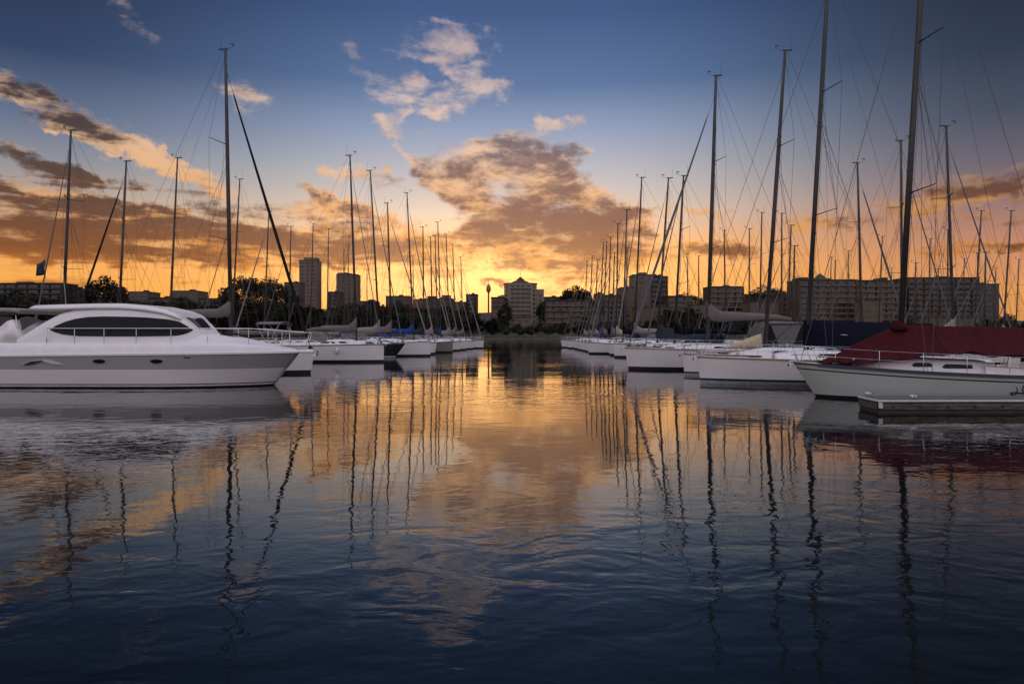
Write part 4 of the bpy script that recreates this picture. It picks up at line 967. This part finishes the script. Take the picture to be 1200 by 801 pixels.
tower('apartment_block', 'small pale block behind the round tree on the left', 150, 173, 342, 440, (.30, .28, .27), bay=5, wratio=.5)
tower('apartment_block', 'pale grey flat topped block standing alone on the left skyline', 201, 231, 341, 440, (.33, .31, .30), bay=3.5, wratio=.7)
tower('apartment_block', 'low brown block squeezed between the big fig tree and tall tower', 333, 350, 331, 520, (.22, .18, .16), bay=4.5)
tower('high_rise', 'tallest slim grey tower on the left skyline with aerial', 350.5, 371, 305, 620, (.46, .39, .37), bay=4.5, fl=3.4, wratio=.62, roofbox=[(-.3, .45, 2.6)])
tower('high_rise', 'shorter broad grey tower right of the tallest slim tower', 394, 418, 321.5, 620, (.38, .31, .30), bay=4.5, fl=3.4, wratio=.62, roofbox=[(-.48, .05, 1.6)])
tower('apartment_block', 'small dark block at the foot of the broad grey tower', 384, 397, 342, 560, (.10, .08, .08), bay=5)
tower('office_block', 'wide grey brown block with flat roof between left row masts', 452, 479, 347, 520, (.20, .18, .16), bay=5)
tower('apartment_block', 'small block with orange light painted into its walls, among the left row masts', 485, 496, 351, 500, (.45, .24, .12), bay=4)  # orange light falling on this block is put into its wall colour
tower('apartment_block', 'low brown block with two roof rooms behind the left row masts', 497, 530, 350, 500, (.17, .14, .12), bay=5, roofbox=[(-.4, -.1, 1.8), (.1, .4, 2.5)])
tower('apartment_block', 'dark block with sloping roof end near the end of left row', 546, 559, 345, 480, (.12, .10, .09), bay=4.5)
tower('apartment_block', 'dark grid fronted block directly left of the white stepped tower', 575.5, 591, 348.5, 470, (.17, .13, .11), bay=3.4, wratio=.7)
tower('terrace_house', 'low pale house in front of the dark grid fronted block', 577, 594, 361, 440, (.33, .29, .25), depth=10, bay=4)
tower('apartment_block', 'dark brown block behind trees right of the white stepped tower', 631, 662, 348, 520, (.12, .09, .08), bay=6)
tower('apartment_block', 'wide beige apartment block with many balconies right of centre', 640, 690, 352, 420, (.32, .26, .20), bay=4.2, style='balcony')
tower('apartment_block', 'lower beige wing stepping towards the water beside wide beige block', 640, 668, 365, 400, (.30, .25, .19), depth=12, bay=4.2, style='balcony')
tower('terrace_house', 'pale low houses block behind the right row boat bows', 690, 712, 368, 400, (.27, .23, .20), depth=10, bay=4.5)
tower('apartment_block', 'dark balconied tower behind the black mast right of centre', 706, 727, 346, 430, (.13, .11, .10), bay=4.2, style='balcony', bcol='balcony_pale')
tower('apartment_block', 'plain tan slab tower left of the grey tower', 728, 743, 337, 440, (.33, .26, .21), bay=7, wratio=.25)
tower('apartment_block', 'tan narrow block between beige block and dark balconied tower', 699, 707, 344, 460, (.30, .24, .20), bay=5, wratio=.3)
tower('high_rise', 'grey slab tower with blank left wall and jagged top', 742, 763, 322, 450, (.36, .34, .34), bay=9, wratio=.22, roofbox=[(-.1, .3, 1.6)])
tower('high_rise', 'dark balconied half of the grey tower with jagged top', 763.3, 782, 324, 450, (.17, .15, .14), bay=4.2, style='balcony', roofbox=[(-.4, -.1, 1.5), (.1, .3, 1.5)], bcol='balcony_dark')
tower('apartment_block', 'sandy low block in front of the grey slab tower', 745, 800, 360, 400, (.28, .23, .18), depth=12, bay=4.2)
tower('apartment_block', 'low cream block with few windows left of the flat topped block', 812, 846, 357, 400, (.33, .29, .25), depth=12, bay=5, wratio=.4)
tower('apartment_block', 'tan balconied block with flat overhanging roof behind the large white yacht', 832, 871, 336, 430, (.30, .24, .18), bay=4.5, style='balcony')
tower('apartment_block', 'sand coloured block with square windows left of the long slab', 878, 912, 354, 400, (.33, .28, .22), depth=12, bay=5, wratio=.42)
lb = tower('apartment_block', 'long balconied slab block with small green pyramid on its roof', 937, 1003, 328, 390, (.30, .23, .16), bay=4.6, style='balcony', depth=18, roofbox=[(-.45, -.3, 1.5)])
tower('apartment_block', 'balconied slab block joined to the right of the pyramid roofed block', 1003.4, 1062, 328.8, 394, (.22, .17, .13), bay=5.4, style='balcony', depth=18, bcol='balcony_pale', roofbox=[(.1, .2, 1.8)])
tower('apartment_block', 'narrow pale block standing forward at the foot of the long slabs', 1012, 1034, 352, 372, (.34, .28, .22), depth=10, bay=3.8)
tower('apartment_block', 'low brown block between the grey tower and flat topped block', 783, 812, 347, 430, (.22, .17, .13), bay=4.4, style='balcony')
tower('apartment_block', 'brown block between the sand coloured block and the long slab', 912, 937, 347, 430, (.20, .15, .11), bay=4.6)
tower('apartment_block', 'dark block behind the sand coloured block', 872, 905, 345, 470, (.15, .11, .09), bay=4.6)
tower('apartment_block', 'low dark block between the round tree and pale grey block', 173, 200, 349, 430, (.14, .11, .09), bay=5)
tower('apartment_block', 'low brown roofed block left of the big fig tree', 232, 268, 350, 430, (.16, .12, .10), bay=5)
tower('apartment_block', 'small brown block right of the broad grey tower', 419, 440, 353, 520, (.20, .16, .13), bay=5)
tower('apartment_block', 'small low block between two brown blocks near the row end', 531, 545, 354, 470, (.22, .17, .13), bay=4)
tower('terrace_house', 'pale stepped house below the white stepped tower', 604, 622, 372, 400, (.40, .35, .30), depth=9, bay=3.5)
tower('apartment_block', 'low tan terraces behind the nearest right row bows', 668, 700, 358, 425, (.30, .24, .18), depth=12, bay=4, style='balcony')
tower('apartment_block', 'dark grey brown block stepping up right of the long slab', 1064, 1148, 325.5, 400, (.20, .16, .13), bay=4.4, style='balcony', depth=18, bcol='balcony_dark')
tower('apartment_block', 'plain grey end block at the right end of the long skyline', 1148.3, 1171, 333, 400, (.20, .19, .19), bay=6, wratio=.3)
tower('apartment_block', 'sandy low building with arched front below the long slab', 1085, 1150, 372, 370, (.28, .22, .17), depth=10, bay=5)
mm('copper_green', (.03, .06, .035), .8)
m2 = MB(); a = 3.6; hh = 4.2; z_ = lb.children[0].dimensions.z if False else (sz(328, 390) - lb.location.z) + .4
xc_ = sx(967, 390) - lb.location.x; b4 = [m2.vert(p) for p in ((xc_ - a, 3, z_), (xc_ + a, 3, z_), (xc_ + a, 3 + 2 * a, z_), (xc_ - a, 3 + 2 * a, z_))]; ap = m2.vert((xc_, 3 + a, z_ + hh))
for k_ in range(4): m2.face((b4[k_], b4[(k_ + 1) % 4], ap))
m2.face(b4[::-1]); m2.build('roof_pyramid', 'copper_green', lb)
# the white stepped tower in the centre
D = 480.0
xc = sx(610, D); zg = hz(xc, D) - 1; wr = empty('apartment_tower', (xc, D, zg), 0)
mm('tower_white', (.235, .20, .15), .8, var=.1, scale=.2)
def octo(w_, dpt, ch_): return [(-w_ + ch_, 0), (w_ - ch_, 0), (w_, ch_), (w_, dpt - ch_), (w_ - ch_, dpt), (-w_ + ch_, dpt), (-w_, dpt - ch_), (-w_, ch_)]
Hs = sz(332, D) - zg
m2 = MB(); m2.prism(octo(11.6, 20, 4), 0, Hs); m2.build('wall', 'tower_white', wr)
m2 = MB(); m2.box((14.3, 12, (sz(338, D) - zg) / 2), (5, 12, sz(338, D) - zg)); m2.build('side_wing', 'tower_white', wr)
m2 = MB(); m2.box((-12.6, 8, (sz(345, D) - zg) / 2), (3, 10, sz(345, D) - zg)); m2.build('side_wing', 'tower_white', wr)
m2 = MB(); m2.prism([(x, y - .0) for x, y in octo(12.1, 21, 4)], Hs, Hs + .5); m2.build('cornice', 'balcony_pale', wr)
m2 = MB()
o1 = octo(8.2, 16, 3)
for (w0, w1, z0_, z1_) in ((8.4, 4.2, .5, 2.6), (3.4, 2.6, 2.6, 4.0), (1.8, 1.0, 4.0, 5.3)):
    m2.rings([[(x, 10 + y, Hs + z_) for x, y in [(w_ * math.cos(a), w_ * .8 * math.sin(a)) for a in [math.pi / 4 * k_ + math.pi / 8 for k_ in range(8)]]] for w_, z_ in ((w0, z0_), (w1, z1_))], 0, smooth=False)
m2.tube([(0, 10, Hs + 5.2), (0, 10, Hs + 9.5)], .12, 5)
m2.build('roof', 'roof_grey', wr)
nf = 11; fl = 3.05
src = winmesh(2.6, 1.9); srs = winmesh(1.8, 1.7)
for f in range(nf):
    z = Hs - 2.0 - f * fl
    m2 = MB(); m2.prism([(-7.4, 0), (-7.4, -1.0), (7.4, -1.0), (7.4, 0)], z - 1.5, z - 1.3); m2.prism([(-7.4, -.95), (-7.4, -1.05), (7.4, -1.05), (7.4, -.95)], z - 1.3, z - .55); m2.build('balcony', 'tower_white', wr)
    for c in range(4):
        if f < 4 or c in (0, 3) or True: dup(src, wr, (-5.6 + c * 3.75, -.05, z + .1))
    for sg in (-1, 1):
        o = dup(srs, wr, (sg * 9.6, 2.0 - .06, z)); o.rotation_euler = (0, 0, sg * R(45))
    if z < sz(342, D) - zg: dup(srs, wr, (14.2, 5.93, z))
tag(wr, 'white stepped apartment tower with small lantern roof at the centre of the skyline', 'building')
# distant observation tower
D = 3000.0
ot = empty('observation_tower', (sx(572.5, D), D, 38), 0)
zz0 = sz(342, D) - 38
m2 = MB(); m2.tube([(0, 0, 0), (0, 0, zz0)], [4.2, 3.6], 10); m2.build('shaft', wallmat((.16, .12, .10)), ot)
mm('turret_gold', (.22, .14, .07), .5, metal=.3)
zz = sz(342, D) - 38
m2 = MB(); m2.rings([[(r_ * math.cos(a), r_ * math.sin(a), z_) for a in [2 * math.pi * k_ / 16 for k_ in range(16)]] for r_, z_ in ((3.5, zz - 6), (8, zz + 2), (10.5, zz + 7), (10.5, zz + 16), (9, zz + 24), (6, zz + 30), (3, zz + 34))], 0, smooth=False); m2.build('turret', 'turret_gold', ot)
m2 = MB(); m2.tube([(0, 0, zz + 33), (0, 0, zz + 56)], [1.6, .6], 6); m2.build('spire', 'wire', ot)
tag(ot, 'thin observation tower with golden turret far beyond the bay', 'tower')

# ------------------------------------------------------------------ trees
def tree_proto(kind, seed):
    rnd = random.Random(seed); leaf = MB(); tr = MB()
    Ht, Rr, z0, nc, nl, ls = {'broad': (12, 6.5, 3.0, 56, 70, .50), 'round': (13, 6.0, 2.4, 90, 95, .46), 'fig': (18, 12.5, 4.5, 150, 130, .42), 'tall': (17, 4.2, 3.0, 54, 70, .48)}[kind]
    tr.tube([(0, 0, -1.5), (.1, 0, z0 * .6), (0, .1, z0 + 1.0), (0, 0, Ht * .7)], [.55, .42, .32, .08], 8)
    cl = []
    for i in range(nc):
        while True:
            u = Vector((rnd.uniform(-1, 1), rnd.uniform(-1, 1), rnd.uniform(-.85, 1)))
            if .25 < u.length < 1: break
        if u.length < .6: u = u.normalized() * rnd.uniform(.6, .98)
        c = Vector((u.x * Rr, u.y * Rr, (z0 + Ht) / 2 + u.z * (Ht - z0) / 2 * (1.0 if kind != 'fig' else .9)))
        c *= 1.0 + rnd.uniform(-.06, .08); cl.append(c)
        r_ = rnd.uniform(.9, 1.9) * (1.15 if kind == 'fig' else 1)
        mi = rnd.choice((0, 0, 1, 2))
        n_ = int(nl * rnd.uniform(.6, 1.2) * (.72 if kind == 'fig' else 1))
        for k_ in range(n_):
            v = Vector((rnd.gauss(0, 1), rnd.gauss(0, 1), rnd.gauss(0, .75))); v = v.normalized() * r_ * rnd.uniform(.35, 1.0) ** .6 if v.length > 0 else v
            p = c + v; a = Vector((rnd.gauss(0, 1), rnd.gauss(0, 1), rnd.gauss(0, 1))).normalized(); b_ = a.orthogonal().normalized(); s_ = ls * rnd.uniform(.5, 1.1)
            leaf.poly([p + a * s_, p + b_ * s_ * .5, p - a * s_, p - b_ * s_ * .5], mi)
        if i % 3 == 0: tr.tube([(0, 0, z0 + rnd.uniform(-.5, 2)), c * .55 + Vector((0, 0, c.z * .15)), c], [.18, .10, .03], 5)
    return leaf, tr
PROT = {}
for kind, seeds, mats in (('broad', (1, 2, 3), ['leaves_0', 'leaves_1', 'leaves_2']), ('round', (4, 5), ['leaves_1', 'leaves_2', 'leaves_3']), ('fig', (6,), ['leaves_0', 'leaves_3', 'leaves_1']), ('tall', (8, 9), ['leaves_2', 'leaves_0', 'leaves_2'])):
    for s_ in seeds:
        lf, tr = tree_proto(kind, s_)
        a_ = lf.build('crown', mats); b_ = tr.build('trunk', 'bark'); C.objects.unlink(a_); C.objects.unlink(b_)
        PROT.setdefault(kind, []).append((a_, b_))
def tree(kind, px, D, ytop=None, sc=None, label='', group=None, name='shore_tree', wide=1.0):
    x = sx(px, D); z = hz(x, D) - .2
    Hk = {'broad': 12.6, 'round': 13.6, 'fig': 18.6, 'tall': 17.6}[kind]
    if ytop is not None: sc = max(.35, (sz(ytop, D) - z) / Hk)
    root = empty(name, (x, D, z), random.uniform(0, 6.28)); root.scale = (sc * wide, sc * wide, sc)
    pr = random.choice(PROT[kind]); dup(pr[0], root); dup(pr[1], root)
    tag(root, label, 'tree', group)
tree('round', 125, 360, 331, label='dark round crowned tree on the left skyline above the cruiser roof', name='round_tree')
tree('fig', 303, 365, 323, label='big spreading fig tree with lacy crown left of the tall tower', name='fig_tree', wide=.95)
tree('round', 352, 350, 357, label='small dark round tree at the foot of the tall slim tower', name='round_tree', wide=.9)
tree('tall', 592, 400, 356, label='dark upright tree in front of the white stepped tower', name='shore_tree')
tree('round', 676, 480, 339, label='dark bushy tree showing above the wide beige apartment block', name='round_tree', wide=1.3)
tree('tall', 638, 440, 352, label='dark tree leaning against the left end of the wide beige block', wide=1.2)
tree('round', 900, 470, 338, label='dark tree on the ridge left of the long slab block', name='round_tree', wide=1.5)
tree('round', 925, 470, 341, label='dark tree touching the left end of the long slab block', name='round_tree', wide=1.3)
tree('round', 808, 450, 346, label='dark tree between the grey tower and flat topped block', name='round_tree', wide=1.3)
tree('tall', 1180, 380, 366, label='dark tree at the right end of the skyline', wide=1.2)
# shoreline belt
zones = [(-300, 100, 'above the cabin roof of the motor cruiser'), (100, 250, 'between the round tree and the pale grey block'), (250, 350, 'around the big fig tree'), (350, 450, 'below the grey high rises on the left'), (450, 560, 'behind the masts of the left row'), (560, 660, 'at the open end of the channel'),
         (660, 800, 'behind the bows of the right row'), (800, 940, 'behind the large white yacht'), (940, 1500, 'below the long slab block')]
def zone(px):
    for a, b_, t_ in zones:
        if a <= px < b_: return t_
    return zones[-1][2] if px > 600 else zones[0][2]
tops = [(-30, 340), (70, 345), (100, 352), (150, 354), (190, 348), (260, 352), (330, 350), (380, 356), (430, 352), (480, 356), (540, 357), (565, 364), (600, 374), (640, 372), (660, 376), (700, 374), (760, 372), (800, 358), (840, 366), (900, 368), (940, 368), (1050, 374), (1150, 372), (1190, 374), (1240, 376)]
px = -220
while px < 1430:
    D_ = random.uniform(350, 356); zt_ = interp(tops, px) + random.uniform(0, 5) + 6
    tree(random.choice(['broad', 'broad', 'round']), px, D_, min(zt_, 382), label='shoreline tree in the front line ' + zone(px), group='shoreline trees ' + zone(px), wide=random.uniform(1.0, 1.35)); px += random.uniform(14, 21)
px = -210
while px < 1430:
    D_ = random.uniform(385, 398); zt_ = interp(tops, px) + random.uniform(-1, 5)
    tree(random.choice(['broad', 'round', 'tall']), px, D_, zt_, label='taller tree standing inland ' + zone(px), group='inland trees ' + zone(px), wide=random.uniform(1.1, 1.5)); px += random.uniform(20, 30)
for ob in list(bpy.data.objects):
    if ob.users_collection == () and ob.users <= 1 and ob.name not in scene.objects:
        bpy.data.objects.remove(ob)
scene.cycles.max_bounces = 5; scene.cycles.diffuse_bounces = 2; scene.cycles.glossy_bounces = 4; scene.cycles.caustics_reflective = False; scene.cycles.caustics_refractive = False
scene.cycles.use_adaptive_sampling = True; scene.cycles.adaptive_threshold = 0.015; scene.cycles.use_denoising = True
